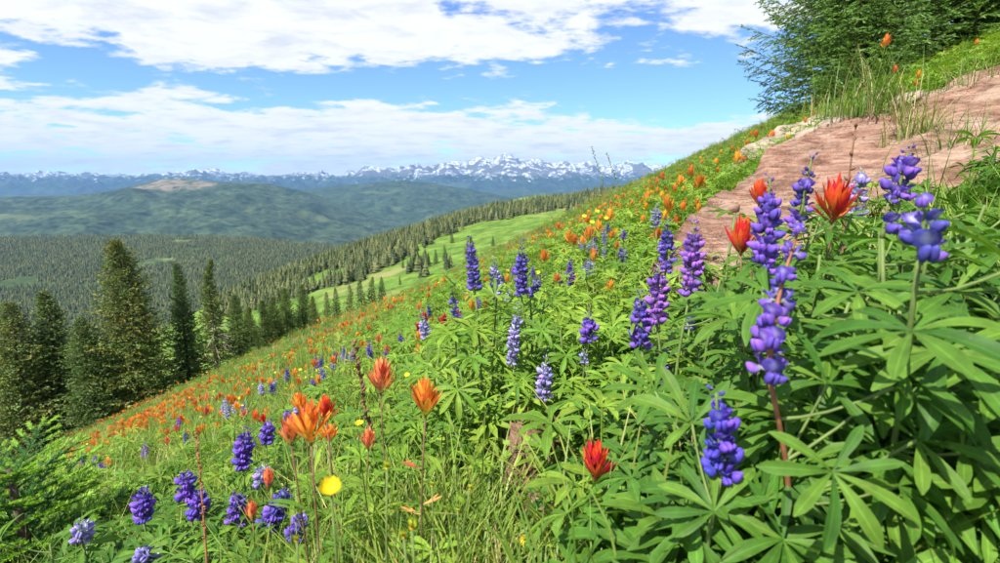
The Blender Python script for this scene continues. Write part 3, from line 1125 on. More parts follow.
BL_HI, BL_LO, BUD_HI, BUD_LO = blossom_mb(), blossom_mb(True), blossom_mb(False, True), blossom_mb(True, True)
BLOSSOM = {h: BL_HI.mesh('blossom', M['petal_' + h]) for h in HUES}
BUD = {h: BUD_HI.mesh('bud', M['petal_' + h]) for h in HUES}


def frame_from(y_dir, z_hint):
    y = Vector(y_dir).normalized()
    x = y.cross(Vector(z_hint))
    if x.length < 1e-4:
        x = y.cross(Vector((1, 0.2, 0)))
    x.normalize()
    z = x.cross(y)
    return Matrix((x, y, z)).transposed().to_4x4()


def spike_layout(B, T, bl, r, per=5, gap=0.92, sparse=0.0, budfrac=0.3, bend=0.0):
    """places of the blossoms round the axis B-T: (matrix, is_bud)"""
    L = (T - B).length
    ax = (T - B).normalized()
    side = ax.cross(Vector((0, 1, 0.1))).normalized()
    n = max(3, int(L / (bl * gap)))
    a0 = r.random() * 6.28
    outl = []
    for i in range(n):
        f = i / max(1, n - 1)
        c0 = B + ax * (L * f) + side * bend * math.sin(math.pi * f)
        k_n = per if f < 0.8 else max(3, per - 1)
        for k in range(k_n):
            if r.random() < sparse + 0.07:
                continue
            c = c0 + ax * bl * r.uniform(-.33, .33)
            a = a0 + i * 0.6 + 2 * math.pi * k / k_n + r.uniform(-.25, .25)
            e1 = ax.cross(Vector((0, 1, 0.3))).normalized()
            e2 = ax.cross(e1)
            od = e1 * math.cos(a) + e2 * math.sin(a)
            bud = f > 1 - budfrac
            tilt = -0.12 + 0.95 * max(0, f - 0.45) + r.uniform(-.42, .34)
            d = (od + ax * tilt).normalized()
            s = bl * (1.0 - 0.50 * max(0, (f - 0.5) / 0.5) ** 1.5) * r.uniform(0.62, 1.12)
            Mx = Matrix.Translation(c + od * bl * 0.30 * (1 - .4 * f)) @ frame_from(d, ax) @ Matrix.Scale(s, 4)
            outl.append((Mx, bud))
    return outl, n


def curve_pts(a, b, sag, n=6):
    return [a.lerp(b, i / n) + sag * math.sin(math.pi * i / n) for i in range(n + 1)]


# blooms that stay in clear view: centre and half-width in picture terms, and depth
GUARD = [(717, 432, 42, 0.43), (783, 300, 48, 0.43), (596, 462, 34, 0.60), (834, 200, 34, 0.68), (790, 205, 40, 0.66), (742, 236, 16, 0.66), (690, 256, 26, 0.8), (650, 305, 32, 0.86),
         (545, 376, 22, .95), (589, 326, 20, 1.0), (905, 172, 26, 0.66), (143, 502, 20, 0.95), (190, 494, 26, 0.95), (237, 505, 20, 0.95), (245, 445, 24, 1.1), (660, 395, 18, .8), (515, 332, 16, 1.02),
         (425, 400, 22, .62), (310, 424, 34, .56), (380, 378, 22, .85), (543, 442, 34, .95), (833, 474, 78, .37), (716, 492, 62, .40)]


def hidden_view(p, half=0.0):
    """would a sprig at p stand in front of one of the guarded blooms"""
    if p[1] < 0.05:
        return True
    pu, pv = project(p)
    hp = half * FPX / p[1]
    for (gu, gv, gr, gd) in GUARD:
        if p[1] < gd - 0.015 and math.hypot(pu - gu, pv - gv) < gr + hp:
            return True
    return False


def make_leaf(root, origin, C, N, L, S, leafmat, r, n=None, detailed=True):
    """leaf (its stalk) with leaflets as sub-parts, or one palmate mesh with its stalk"""
    N = Vector(N).normalized()
    away = (C - S)
    away = away - N * away.dot(N)
    if away.length < 1e-5:
        away = Vector((1, 0, 0))
    Rm = frame_from(away, N)
    inv = Rm.inverted()
    S_l = inv @ (S - C)
    mb = MB()
    pts = [S_l.lerp(Vector((0, 0, 0)), q / 4) + Vector((0, 0, -0.10 * (S_l.length) * math.sin(math.pi * q / 4))) for q in range(5)]
    mb.tube(pts, [0.0016, 0.0014, 0.0012, 0.0011, 0.0016], 5, (1, 1, 1), cap=False)
    Mo = Matrix.Translation(C - origin) @ Rm
    if detailed:
        lf = obj('leaf', mb.mesh('leaf_stalk', M['stem']), root, Mo)
        n = n or r.choice((7, 8, 8, 9))
        cup = r.uniform(-0.05, 0.35)
        for a in leaf_angles(n, r):
            s = L * r.uniform(0.85, 1.05) * (1 - 0.25 * (abs(a) / 2.65) ** 2)
            Mx = Matrix.Rotation(-a, 4, 'Z') @ Matrix.Rotation(cup + r.uniform(-.12, .12), 4, 'X') @ Matrix.Rotation(r.uniform(-.3, .3), 4, 'Y') @ Matrix.Scale(s, 4)
            obj('leaflet', r.choice(LEAFLET[leafmat]), lf, Mx)
    else:
        lf = obj('leaf', r.choice(PALM[leafmat]), root, Mo @ Matrix.Scale(L, 4))
    return lf


SPIKES_LO = {}


def spike_lo(h, var):
    """a joined spike 0.10 m long for plants farther off"""
    if (h, var) not in SPIKES_LO:
        r = random.Random(hash((len(h), var)) % 1000 + var)
        mb = MB()
        B, T = Vector((0, 0, 0)), Vector((r.uniform(-.012, .012), 0, 0.10))
        lay, _ = spike_layout(B, T, 0.0125, r, 6 if var != 2 else 5, 0.85, 0.08, 0.28)
        mb.tube([B - Vector((0, 0, 0.02)), B.lerp(T, .5), T], [0.002, 0.0016, 0.001], 4, (0.7, 1.0, 0.4))
        for Mx, bud in lay:
            mb.merge(BUD_LO if bud else BL_LO, Mx)
        SPIKES_LO[(h, var)] = mb.mesh('flower_spike', M['petal_' + h])
    return SPIKES_LO[(h, var)]


def lupine(label, top, bot, d, hue, group=None, bl=0.013, per=5, gap=0.92, sparse=0.03, bend=0.0, leaves=8, leafL=0.05, leafmat='leaf_bright',
           detailed=True, dt=None, seed=None, stem='stem', base_off=(0, 0), explicit=(), budfrac=0.28, leaf_from=0.25, leafdet=None, name='lupine_plant'):
    """one lupine: stem, flower spike (blossoms as sub-parts when near) and palmate leaves"""
    r = random.Random(seed if seed is not None else int(top[0] * 31 + top[1] * 7))
    T, B = P(top[0], top[1], dt or d), P(bot[0], bot[1], d)
    gx, gy = B.x + base_off[0], B.y + base_off[1]
    base = Vector((gx, gy, gz(gx, gy)))
    if base.z > B.z - 0.05:
        base.z = B.z - 0.05
    root = empty(name, base)
    tag(root, label, 'lupine', group)
    mb = MB()
    pts = curve_pts(base, B, Vector((r.uniform(-.02, .02), r.uniform(-.02, .02), 0)), 7)
    mb.tube([q - base for q in pts], [0.0032 - 0.0002 * i for i in range(8)], 6)
    obj('stem', mb.mesh('stem', M[stem]), root)
    ax = (T - B).normalized()
    side = ax.cross(Vector((0, 1, 0.1))).normalized()
    if detailed:
        mb = MB()
        L = (T - B).length
        mb.tube([B - base + ax * (L * q / 6) + side * bend * math.sin(math.pi * q / 6) for q in range(7)], [0.0024 - 0.00025 * q for q in range(7)], 6)
        sp_ = obj('flower_spike', mb.mesh('spike_axis', M[stem]), root)
        lay, _ = spike_layout(B - base, T - base, bl, r, per, gap, sparse, budfrac, bend)
        for Mx, bud in lay:
            if bud:
                obj('bud', BUD[hue], sp_, Mx)
            else:
                obj('blossom', BLOSSOM[hue], sp_, Mx)
    else:
        L = (T - B).length
        q = Vector((0, 0, 1)).rotation_difference(ax).to_matrix().to_4x4()
        wd = bl / 0.0125
        obj('flower_spike', spike_lo(hue, r.randrange(3)), root, Matrix.Translation(B - base) @ q @ Matrix.Rotation(r.random() * 6, 4, 'Z') @ Matrix.Diagonal((wd, wd, L / 0.10, 1)))
    ld = detailed if leafdet is None else leafdet
    for i in range(leaves):
        f = leaf_from + (0.97 - leaf_from) * (i + r.random() * 0.7) / leaves
        S = pts[min(6, int(f * 7))].lerp(pts[min(7, int(f * 7) + 1)], f * 7 % 1)
        th = i * 2.4 + r.random() * 0.8
        pl = leafL * r.uniform(0.7, 1.5)
        dr = Vector((math.cos(th), math.sin(th), r.uniform(0.15, 0.7))).normalized()
        C = S + dr * pl
        if C.length < 0.22 or C.y < 0.16 or hidden_view(C, leafL * 0.6):
            continue
        N = Vector((dr.x * 0.35, dr.y * 0.35 - 0.15, 1)) + Vector((r.uniform(-.25, .25), r.uniform(-.25, .25), 0))
        make_leaf(root, base, C, N, leafL * r.uniform(0.75, 1.15), S, leafmat, r, detailed=ld)
    for (u, v, dd, L, N) in explicit:
        C = P(u, v, dd)
        S = min(pts, key=lambda q: (q - (C - Vector((0, 0, 0.05)))).length)
        make_leaf(root, base, C, N, L, S, leafmat, r, detailed=True)
    return root


# ------------------------------------------------------------------ rock
m, t, out = new_mat('red_sandstone')
geo = t.node('ShaderNodeNewGeometry')
pos = geo.outputs['Position']
st = t.mapping(pos, scale=(1.2, 1.0, 5.0), rot=(0.0, R(24), R(8)))
n1 = t.noise(st, 5.0, 8, 0.65, 0.4)
n2 = t.noise(pos, 2.1, 5, 0.6)
n3 = t.noise(pos, 46.0, 5, 0.65)
n4 = t.noise(t.mapping(pos, scale=(0.8, 1.1, 9.0), rot=(0, R(24), R(8))), 9.0, 5, 0.6, 0.6)
base = t.ramp(n1, [(0.30, (0.085, 0.045, 0.035)), (0.43, (0.28, 0.148, 0.098)), (0.56, (0.42, 0.24, 0.165)), (0.70, (0.54, 0.38, 0.29))])
base = t.mix(t.mapr(n2, 0.50, 0.66, 0, 0.75), base, (0.50, 0.36, 0.25))
base = t.mix(t.mapr(n4, 0.57, 0.63, 0, 0.6), base, (0.15, 0.075, 0.05))
base = t.mix(t.mapr(n3, 0.56, 0.66, 0, 0.5), base, (0.20, 0.15, 0.125))
base = t.mix(t.mapr(t.noise(pos, 17.0, 6, .7), 0.56, 0.64, 0, 0.45), base, (0.42, 0.34, 0.27))
b = t.node('ShaderNodeBsdfPrincipled')
t.put(b.inputs['Base Color'], base)
b.inputs['Roughness'].default_value = 0.88
b.inputs['Specular IOR Level'].default_value = 0.2
bp = t.node('ShaderNodeBump')
bp.inputs['Strength'].default_value = 1.0
bp.inputs['Distance'].default_value = 0.04
t.put(bp.inputs['Height'], t.math('ADD', t.math('MULTIPLY', n4, -0.8), t.math('ADD', n1, t.math('MULTIPLY', n3, 0.4))))
t.l.new(bp.outputs[0], b.inputs['Normal'])
t.l.new(b.outputs[0], out.inputs[0])
M['rock'] = m


M['pale_rock'] = plain_mat('pale_rock', (0.30, 0.235, 0.175), 0.9, 0.6, 7)


def slab(name, upper, lower, label, depth_drop=0.6, seed=1, nu=170, nv=90, amp=0.065):
    """a rock slab between an upper and a lower edge line, with a layered face and a skirt that goes into the soil"""
    U = np.array([tuple(P(*q)) for q in upper])
    Lw = np.array([tuple(P(*q)) for q in lower])

    def along(A, n):
        d = np.concatenate([[0], np.cumsum(np.linalg.norm(np.diff(A, axis=0), axis=1))])
        return np.stack([np.interp(np.linspace(0, d[-1], n), d, A[:, k]) for k in range(3)], -1)
    U, Lw = along(U, nu), along(Lw, nu)
    vv = np.linspace(0, 1, nv)[:, None, None]
    S = Lw[None] * (1 - vv) + U[None] * vv
    nrm = np.array([-0.45, -0.45, 0.77])
    a, b_ = S[..., 0], S[..., 1]
    al = S @ np.array([0.80, 0.35, 0.48])
    ac = S @ np.array([-0.30, 0.90, 0.05])
    lay = fbm(al * 1.1 + 3, ac * 7.0 + 8, 5, seed, 0.55)
    step = np.floor(lay * 7) / 7 + 0.35 * (lay * 7 % 1) / 7
    bul = fbm(al * 1.6 + 13, ac * 1.6 + 5, 4, seed + 9) - 0.5
    cr_ = np.abs(fbm(al * 0.9 + 31, ac * 3.2 + 4, 3, seed + 21) - 0.5)
    h = (step - 0.5) * amp * 1.6 + bul * amp * 2.4 - np.clip(0.035 - cr_, 0, 1) * amp * 16
    S = S + nrm * h[..., None]
    top = S[-1]
    skirt_t = np.stack([top + np.array([0.05 * k, 0.10 * k, -0.10 * k * k * 0.5]) for k in range(1, 6)])
    bot = S[0]
    skirt_b = np.stack([bot + np.array([0.01 * k, -0.012 * k, -0.10 * k]) for k in range(6, 0, -1)])
    G = np.concatenate([skirt_b, S, skirt_t])
    ends = []
    for col, sx in ((0, -1), (-1, 1)):
        e = np.stack([G[:, col] + np.array([sx * 0.05 * k, 0.03 * k, -0.09 * k]) for k in range(1, 5)], 1)
        ends.append(e)
    G = np.concatenate([ends[0][:, ::-1], G, ends[1]], 1)
    o = obj(name, surf_mesh(name, G[..., 0], G[..., 1], G[..., 2], M['rock']))
    return tag(o, label, 'rock')


slab('rock_slab', [(688, 226, 1.75), (712, 203, 2.15), (738, 178, 2.6), (772, 150, 3.0), (820, 127, 3.3), (870, 108, 3.5), (925, 88, 3.6), (1010, 58, 3.75), (1090, 40, 3.8)],
     [(690, 262, 1.5), (730, 290, 1.35), (790, 300, 1.3), (850, 290, 1.3), (920, 275, 1.3), (1000, 250, 1.3), (1090, 230, 1.3)],
     'large tilted reddish sandstone slab above the lupines at right', seed=4)
slab('pale_rock', [(742, 146, 5.6), (770, 128, 5.9), (800, 118, 6.1), (840, 104, 6.3)], [(745, 158, 5.3), (775, 146, 5.4), (810, 136, 5.5), (845, 122, 5.6)],
     'long pale rock ledge in the grass just above the big sandstone slab', seed=8, nu=50, nv=24, amp=0.07).data.materials[0] = M['pale_rock']


def boulder(name, u, v, d, sx, sy, sz, label, seed, mat='rock'):
    r = random.Random(seed)
    c = P(u, v, d)
    mb = MB()
    nu, nv = 18, 11
    vs, fs = [], []
    for i in range(nv + 1):
        ph = math.pi * i / nv
        for k in range(nu):
            th = 2 * math.pi * k / nu
            dv = Vector((math.sin(ph) * math.cos(th), math.sin(ph) * math.sin(th), math.cos(ph)))
            q = 1 + 0.35 * (mn.fractal(dv * 1.3 + Vector((seed * 3.1, 0, 0)), 1.0, 2.0, 4))
            vv = Vector((abs(dv.x) ** .7 * math.copysign(1, dv.x), abs(dv.y) ** .7 * math.copysign(1, dv.y), abs(dv.z) ** .6 * math.copysign(1, dv.z))) * q
            vs.append((vv.x * sx, vv.y * sy, vv.z * sz + vv.x * sx * 0.35))
    for i in range(nv):
        for k in range(nu):
            k2 = (k + 1) % nu
            fs.append((i * nu + k, (i + 1) * nu + k, (i + 1) * nu + k2, i * nu + k2))
    mb.add(vs, fs)
    o = obj(name, mb.mesh(name, M[mat]))
    o.location = (c.x, c.y, gz(c.x, c.y) + sz * 0.55)
    return tag(o, label, 'rock')


def on_ground(u, v, h=0.0):
    """depth where the sight line comes within h of the hillside"""
    yy = np.geomspace(0.2, 60, 900)
    dx, dz = ray(u, v)
    hit = np.nonzero(ground(dx * yy, yy) + h > dz * yy)[0]
    return float(yy[hit[0]]) if len(hit) else None


boulder('rock', 543, 442, 0.95, 0.085, 0.08, 0.12, 'flat brown rock half buried in leaves at the centre', 3)
boulder('rock', 632, 492, on_ground(632, 500, .06), 0.10, 0.07, 0.07, 'low reddish rock in the shade below the red paintbrush', 6)
boulder('rock', 570, 492, on_ground(572, 500, .05), 0.07, 0.06, 0.06, 'small brown rock left of the red paintbrush', 9)
boulder('rock', 187, 452, on_ground(187, 452, .02), 0.16, 0.13, 0.05, 'crumbling tan stone on the bare soil patch at lower left', 12)

# ------------------------------------------------------------------ lupines one can tell apart
LR = 'lupines in bloom on the right'
LC = 'lupines in bloom at the centre'
LL = 'lupines in bloom at the lower left'
up = (0.05, -0.45, 0.9)
lupine('nearest lupine at right with tall curved red-brown stem and loose violet-blue whorls', (798, 232), (768, 372), 0.40, 'violet', LR, bl=0.0138, per=6, gap=1.05, sparse=0.20, dt=0.43, bend=0.004,
       leaves=7, leafL=0.062, leafmat='leaf_dark', stem='stem_red', budfrac=0.0, base_off=(0.05, 0.05), leaf_from=0.35,
       explicit=((832, 472, 0.355, 0.056, (-0.05, -0.75, 0.66)), (828, 384, 0.42, 0.058, (0.0, -0.5, 0.85)), (783, 540, 0.39, 0.060, (0.0, -0.6, 0.8)), (905, 372, 0.40, 0.070, (0.1, -0.35, 0.9)),
                 (918, 440, 0.38, 0.062, (-0.1, -0.6, 0.8)), (762, 500, 0.44, 0.055, (0.1, -0.5, 0.8))))
lupine('short deep-blue lupine spike with pale fuzzy tip low at right', (716, 393), (722, 470), 0.42, 'blue', LR, bl=0.0130, per=6, gap=0.85, sparse=0.12, leaves=5, leafL=0.052, leafmat='leaf_dark', budfrac=0.18,
       explicit=((714, 512, 0.40, 0.052, (-0.1, -0.6, 0.75)), (692, 424, 0.46, 0.056, (-0.1, -0.45, 0.85)), (655, 392, 0.55, 0.06, (-0.1, -0.4, 0.9))))
lupine('purple lupine spike leaning left just below the red paintbrush on the rock', (770, 178), (764, 268), 0.62, 'violet', LR, bl=0.0145, per=6, gap=0.85, leaves=6, leafL=0.05, leafmat='leaf_dark')
lupine('upright purple lupine spike left of the red paintbrush against the rock', (812, 157), (800, 218), 0.66, 'violet', LR, bl=0.0130, per=5, gap=0.95, sparse=0.1, leaves=6, leafL=0.05, leafmat='leaf_dark')
lupine('full purple lupine spike with dark pointed tip beside the rock edge', (694, 222), (691, 290), 0.80, 'magenta', LR, bl=0.0145, per=6, gap=0.8, leaves=7, leafL=0.05)
lupine('pinkish-purple broad lupine spike left of the dark-tipped one', (660, 264), (656, 318), 0.85, 'magenta', LR, bl=0.0150, per=6, gap=0.8, budfrac=0.2, leaves=7, leafL=0.05)
lupine('purple lupine spike drooping lowest in the pair at the bush edge', (640, 292), (641, 343), 0.86, 'violet', LR, bl=0.0140, per=6, gap=0.8, leaves=6, leafL=0.05)
lupine('blue-violet lupine spike with dark tip behind the pinkish-purple ones', (668, 220), (666, 268), 1.00, 'indigo', LR, bl=0.0140, per=5, gap=0.85, leaves=6, leafL=0.05)
lupine('violet lupine head against bare rock near the right edge', (908, 152), (898, 190), 0.66, 'violet', LR, bl=0.0155, per=6, gap=0.75, budfrac=0.15, leaves=6, leafL=0.055, leafmat='leaf_dark')
lupine('small pale violet lupine spike right of the red paintbrush', (862, 170), (856, 212), 0.80, 'pale', LR, bl=0.0130, per=5, gap=0.9, leaves=5, leafL=0.05, leafmat='leaf_dark')
lupine('nearly spent lupine with a few violet blooms near the right edge', (888, 203), (882, 238), 0.52, 'violet', LR, bl=0.0135, per=4, gap=1.2, sparse=0.45, budfrac=0.0, leaves=6, leafL=0.06, leafmat='leaf_dark')
lupine('blurred close blue-violet lupine blooms at the far right edge', (926, 205), (920, 252), 0.38, 'indigo', LR, bl=0.0150, per=4, gap=1.1, sparse=0.25, budfrac=0.0, leaves=6, leafL=0.062, leafmat='leaf_dark', base_off=(0.06, 0.08))
lupine('small purple lupine spike peeping through leaves left of the deep-blue one', (664, 384), (658, 406), 0.80, 'violet', LR, bl=0.0125, per=6, gap=0.75, leaves=6, leafL=0.05)
lupine('little violet lupine tip above the small purple spike in the leaves', (668, 342), (664, 362), 0.90, 'violet', LR, bl=0.0115, per=5, gap=0.8, leaves=5, leafL=0.05)
lupine('fading grey-violet lupine tip right of the little violet tip', (692, 312), (690, 326), 0.85, 'pale', LR, bl=0.0085, per=5, gap=0.8, leaves=5, leafL=0.05)
lupine('round-topped violet lupine head in the middle of the leafy bank', (588, 314), (589, 338), 1.00, 'violet', LC, bl=0.0150, per=6, gap=0.65, budfrac=0.12, leaves=6, leafL=0.048)
lupine('pale violet lupine spike with grey tip right of the central bush', (546, 357), (544, 396), 0.95, 'pale', LC, bl=0.0130, per=6, gap=0.8, leaves=7, leafL=0.05)
lupine('slender pale lupine spike in front of the central bush', (518, 304), (512, 360), 1.02, 'pale', LC, bl=0.0110, per=5, gap=0.95, leaves=9, leafL=0.05)
lupine('left tall lupine spike of the central bush against the far meadow', (469, 238), (474, 284), 1.10, 'indigo', LC, bl=0.0125, per=6, gap=0.85, leaves=10, leafL=0.052)
lupine('thin pale lupine spike between the two tall ones of the central bush', (494, 258), (497, 296), 1.14, 'pale', LC, bl=0.0110, per=5, gap=0.9, leaves=9, leafL=0.05)
lupine('right tall lupine spike of the central bush with blue dense whorls', (522, 242), (521, 292), 1.10, 'indigo', LC, bl=0.0125, per=6, gap=0.85, leaves=10, leafL=0.052)
lupine('leaning short blue lupine spike right of the central bush', (544, 274), (530, 292), 1.16, 'indigo', LC, bl=0.0120, per=5, gap=0.8, leaves=6, leafL=0.05)
lupine('small two-part lupine spike at the left side of the central bush', (452, 288), (456, 316), 1.12, 'indigo', LC, bl=0.0100, per=5, gap=1.1, sparse=0.2, leaves=8, leafL=0.05)
lupine('drooping pale lupine spike left of the central bush', (421, 312), (426, 336), 1.40, 'pale', LC, bl=0.0130, per=5, gap=0.85, leaves=6, leafL=0.048, leafdet=False)
lupine('little greyish lupine bud spike below the round-topped violet head', (584, 350), (585, 362), 1.00, 'pale', LC, bl=0.0075, per=5, gap=0.8, leaves=6, leafL=0.045)
lupine('pale lupine spike rising behind the orange paintbrushes near the rock', (657, 203), (656, 226), 1.7, 'pale', LC, bl=0.0140, per=5, gap=0.8, leaves=4, leafL=0.05, detailed=False)
for (tp_, bt_, d, h, lab) in (
        ((247, 429), (242, 462), 1.10, 'violet', 'tallest violet lupine spike of the lower left patch'),
        ((269, 423), (266, 440), 1.35, 'violet', 'small violet lupine spike right of the tallest lower left one'),
        ((144, 490), (143, 516), 0.95, 'violet', 'round violet lupine head beside the young spruce at lower left'),
        ((186, 474), (187, 496), 0.97, 'violet', 'upper violet lupine head beside the reddish dry stalk'),
        ((199, 493), (198, 514), 0.95, 'violet', 'lower violet lupine head just right of the reddish dry stalk'),
        ((237, 494), (236, 517), 0.95, 'violet', 'violet lupine head lowest in the lower left patch'),
        ((263, 468), (262, 482), 1.05, 'pale', 'half-hidden fading lupine between the lower left heads'),
        ((285, 492), (270, 524), 0.85, 'indigo', 'dark blue lupine spike half hidden behind grass left of the yellow flower'),
        ((301, 396), (300, 412), 1.60, 'pale', 'pale lupine spike just behind the big orange paintbrushes'),
        ((290, 412), (287, 428), 1.60, 'indigo', 'dim lupine spike left of the big orange paintbrushes'),
        ((82, 522), (81, 538), 0.92, 'pale', 'lupine head below the young spruce boughs at left'),
        ((152, 552), (145, 560), 0.85, 'pale', 'fading lupine spike in leaves at the bottom left'),
        ((300, 520), (296, 536), 0.80, 'indigo', 'blue lupine blooms low beside the yellow flower stems')):
    lupine(lab, tp_, bt_, d, h, LL, bl=0.0165, per=7, gap=0.62, leaves=7, leafL=0.052, leafmat='leaf_dark', budfrac=0.18, leafdet=False)

# leafy lupines without flowers
LV = 'leafy lupines without flowers'


def leafy(u, v, d, lab, n=9, L=0.055, mat='leaf_bright', det=True, seed=0):
    """a lupine stem with leaves only, its top at the given sight line"""
    r = random.Random(seed + int(u * 13 + v))
    T = P(u, v, d)
    bx, by = T.x + r.uniform(-.03, .03), T.y + r.uniform(0, .04)
    base = Vector((bx, by, min(gz(bx, by), T.z - 0.08)))
    root = empty('lupine_plant', base)
    tag(root, lab, 'lupine', LV)
    pts = curve_pts(base, T, Vector((r.uniform(-.02, .02), 0, 0)), 7)
    mb = MB()
    mb.tube([q - base for q in pts], [0.003 - 0.0002 * i for i in range(8)], 6)
    obj('stem', mb.mesh('stem', M['stem']), root)
    for i in range(n):
        f = 0.35 + 0.65 * (i + r.random() * .5) / n
        S = pts[min(6, int(f * 7))].lerp(pts[min(7, int(f * 7) + 1)], f * 7 % 1)
        th = i * 2.4 + r.random()
        dr = Vector((math.cos(th), math.sin(th) * 0.9 - 0.1, r.uniform(0.1, 0.7))).normalized()
        C = S + dr * L * r.uniform(0.6, 1.5)
        if C.length < 0.24 or C.y < 0.2 or hidden_view(C, L * 0.6):
            continue
        N = Vector((dr.x * 0.4, dr.y * 0.4 - 0.25, 1)) + Vector((r.uniform(-.25, .25), r.uniform(-.25, .25), 0))
        make_leaf(root, base, C, N, L * r.uniform(0.75, 1.15), S, mat, r, detailed=det)


for (u, v, d, lab, mt, L) in (
        (742, 330, 0.62, 'leafy lupine left of the nearest curved violet spike', 'leaf_dark', .055),
        (850, 300, 0.52, 'leafy lupine right of the nearest curved violet spike', 'leaf_dark', .065),
        (900, 310, 0.46, 'large-leaved lupine at the right edge of the leaf bank', 'leaf_dark', .07),
        (960, 330, 0.46, 'large-leaved lupine beyond the right edge of the leaf bank', 'leaf_dark', .07),
        (975, 450, 0.44, 'leafy lupine low in the right-hand corner', 'leaf_dark', .065),
        (870, 530, 0.46, 'leafy lupine at the bottom right under the biggest leaf', 'leaf_dark', .06),
        (690, 540, 0.55, 'leafy lupine at the bottom below the deep-blue spike', 'leaf_dark', .055),
        (640, 440, 0.75, 'leafy lupine left of the deep-blue spike above the red paintbrush', 'leaf_dark', .055),
        (610, 400, 0.90, 'bright leafy lupine behind the red paintbrush', 'leaf_bright', .05),
        (720, 280, 0.75, 'leafy lupine between the purple spikes and the rock', 'leaf_dark', .055),
        (820, 255, 0.62, 'leafy lupine under the red paintbrush in front of the rock', 'leaf_dark', .055),
        (960, 235, 0.55, 'leafy lupine in front of the rock at the right margin', 'leaf_dark', .06),
        (610, 340, 1.05, 'bright leafy lupine right of the round-topped violet head', 'leaf_bright', .05),
        (560, 330, 1.10, 'bright leafy lupine left of the round-topped violet head', 'leaf_bright', .05),
        (575, 410, 0.90, 'bright leafy lupine above the flat brown rock', 'leaf_bright', .05),
        (440, 340, 1.05, 'bright leafy lupine at the left side of the central bush', 'leaf_bright', .052),
        (475, 330, 1.05, 'bright leafy lupine in the heart of the central bush', 'leaf_bright', .052),
        (460, 370, 0.98, 'bright leafy lupine at the foot of the central bush', 'leaf_bright', .05),
        (505, 395, 0.95, 'bright leafy lupine right below the slender pale spike', 'leaf_bright', .048),
        (545, 300, 1.15, 'bright leafy lupine at the right side of the central bush', 'leaf_bright', .052),
        (110, 522, 1.00, 'dark leafy lupine below the young spruce boughs', 'leaf_dark', .055),
        (170, 528, 0.92, 'dark leafy lupine beneath the paired violet heads', 'leaf_dark', .055),
        (222, 538, 0.90, 'dark leafy lupine under the lowest violet head', 'leaf_dark', .055),
        (190, 556, 0.82, 'dark leafy lupine at the bottom left margin', 'leaf_dark', .055),
        (735, 214, 0.80, 'leafy lupine standing up against the lower tip of the slab', 'leaf_dark', .05),
        (812, 222, 0.72, 'leafy lupine just left of the stem of the large scarlet paintbrush', 'leaf_dark', .05),
        (852, 214, 0.70, 'leafy lupine just right of the large scarlet paintbrush', 'leaf_dark', .055),
        (880, 232, 0.55, 'leafy lupine below the violet head on the rock', 'leaf_dark', .06),
        (930, 222, 0.52, 'tall leafy lupine at the right edge overlapping the slab', 'leaf_dark', .062),
        (985, 205, 0.60, 'tall leafy lupine beyond the right edge overlapping the slab', 'leaf_dark', .062),
        (50, 545, 0.92, 'dark leafy lupine in the bottom left corner', 'leaf_dark', .055)):
    leafy(u, v, d, lab, 10, L, mt, det=d < 1.0)

# ------------------------------------------------------------------ paintbrushes


def bract_mb(seg=4, lobes=True):
    """unit bract along +Y: a tongue with two side lobes, curved outwards"""
    mb = MB()
    w0 = [0.06, 0.095, 0.115, 0.085, 0.015]
    vs, fs, cs = [], [], []
    for i in range(seg + 1):
        q = i / seg
        wd = np.interp(q, [0, .25, .5, .8, 1], w0)
        z = 0.22 * q * q - 0.12 * q
        for s in (-1, 0, 1):
            vs.append((s * wd, q, z + abs(s) * wd * 0.5))
            g = min(1, 0.30 + q * 1.25)
            cs.append((g * (1 - .12 * (q > .9)), (1.5 - 1.2 * q) if q < .4 else 0.92 + .25 * q * q, 1.0))
    for i in range(seg):
        a = i * 3
        fs += [(a, a + 1, a + 4, a + 3), (a + 1, a + 2, a + 5, a + 4)]
    mb.add(vs, fs, cs)
    if lobes:
        for s in (-1, 1):
            mb.add([(s * 0.06, 0.28, 0.02), (s * 0.14, 0.42, 0.06), (s * 0.26, 0.86, 0.15), (s * 0.13, 0.60, 0.06)], [(0, 1, 2, 3)], [(.8, .9, 1), (1, 1, 1), (1.05, 1.1, 1), (1, 1, 1)])
    return mb


BR = bract_mb()
BRACT = {k: BR.mesh('bract', M['bract_' + k]) for k in ('orange', 'red', 'coral', 'amber')}
lance = leaflet_mb(5, 0.07, 0.3, 0.25)
LANCE = lance.mesh('leaf', M['leaf_bright'])


def bract_layout(r, n, s, flare=1.0):
    """n bracts of size s spiralling up from the origin along +Z"""
    outl = []
    for i in range(n):
        f = i / (n - 1)
        a = i * 2.4 + r.uniform(-.25, .25)
        tilt = (0.95 - 0.75 * f) * flare + r.uniform(-.12, .12)
        d = Vector((math.cos(a) * math.sin(tilt), math.sin(a) * math.sin(tilt), math.cos(tilt)))
        out_ = Vector((math.cos(a), math.sin(a), 0))
        Mx = Matrix.Translation(Vector((0, 0, s * 0.55 * f)) + out_ * s * 0.07) @ frame_from(d, -out_ + Vector((0, 0, 0.6))) @ Matrix.Scale(s * r.uniform(0.72, 1.08) * (1 - .2 * f), 4)
        outl.append(Mx)
    return outl


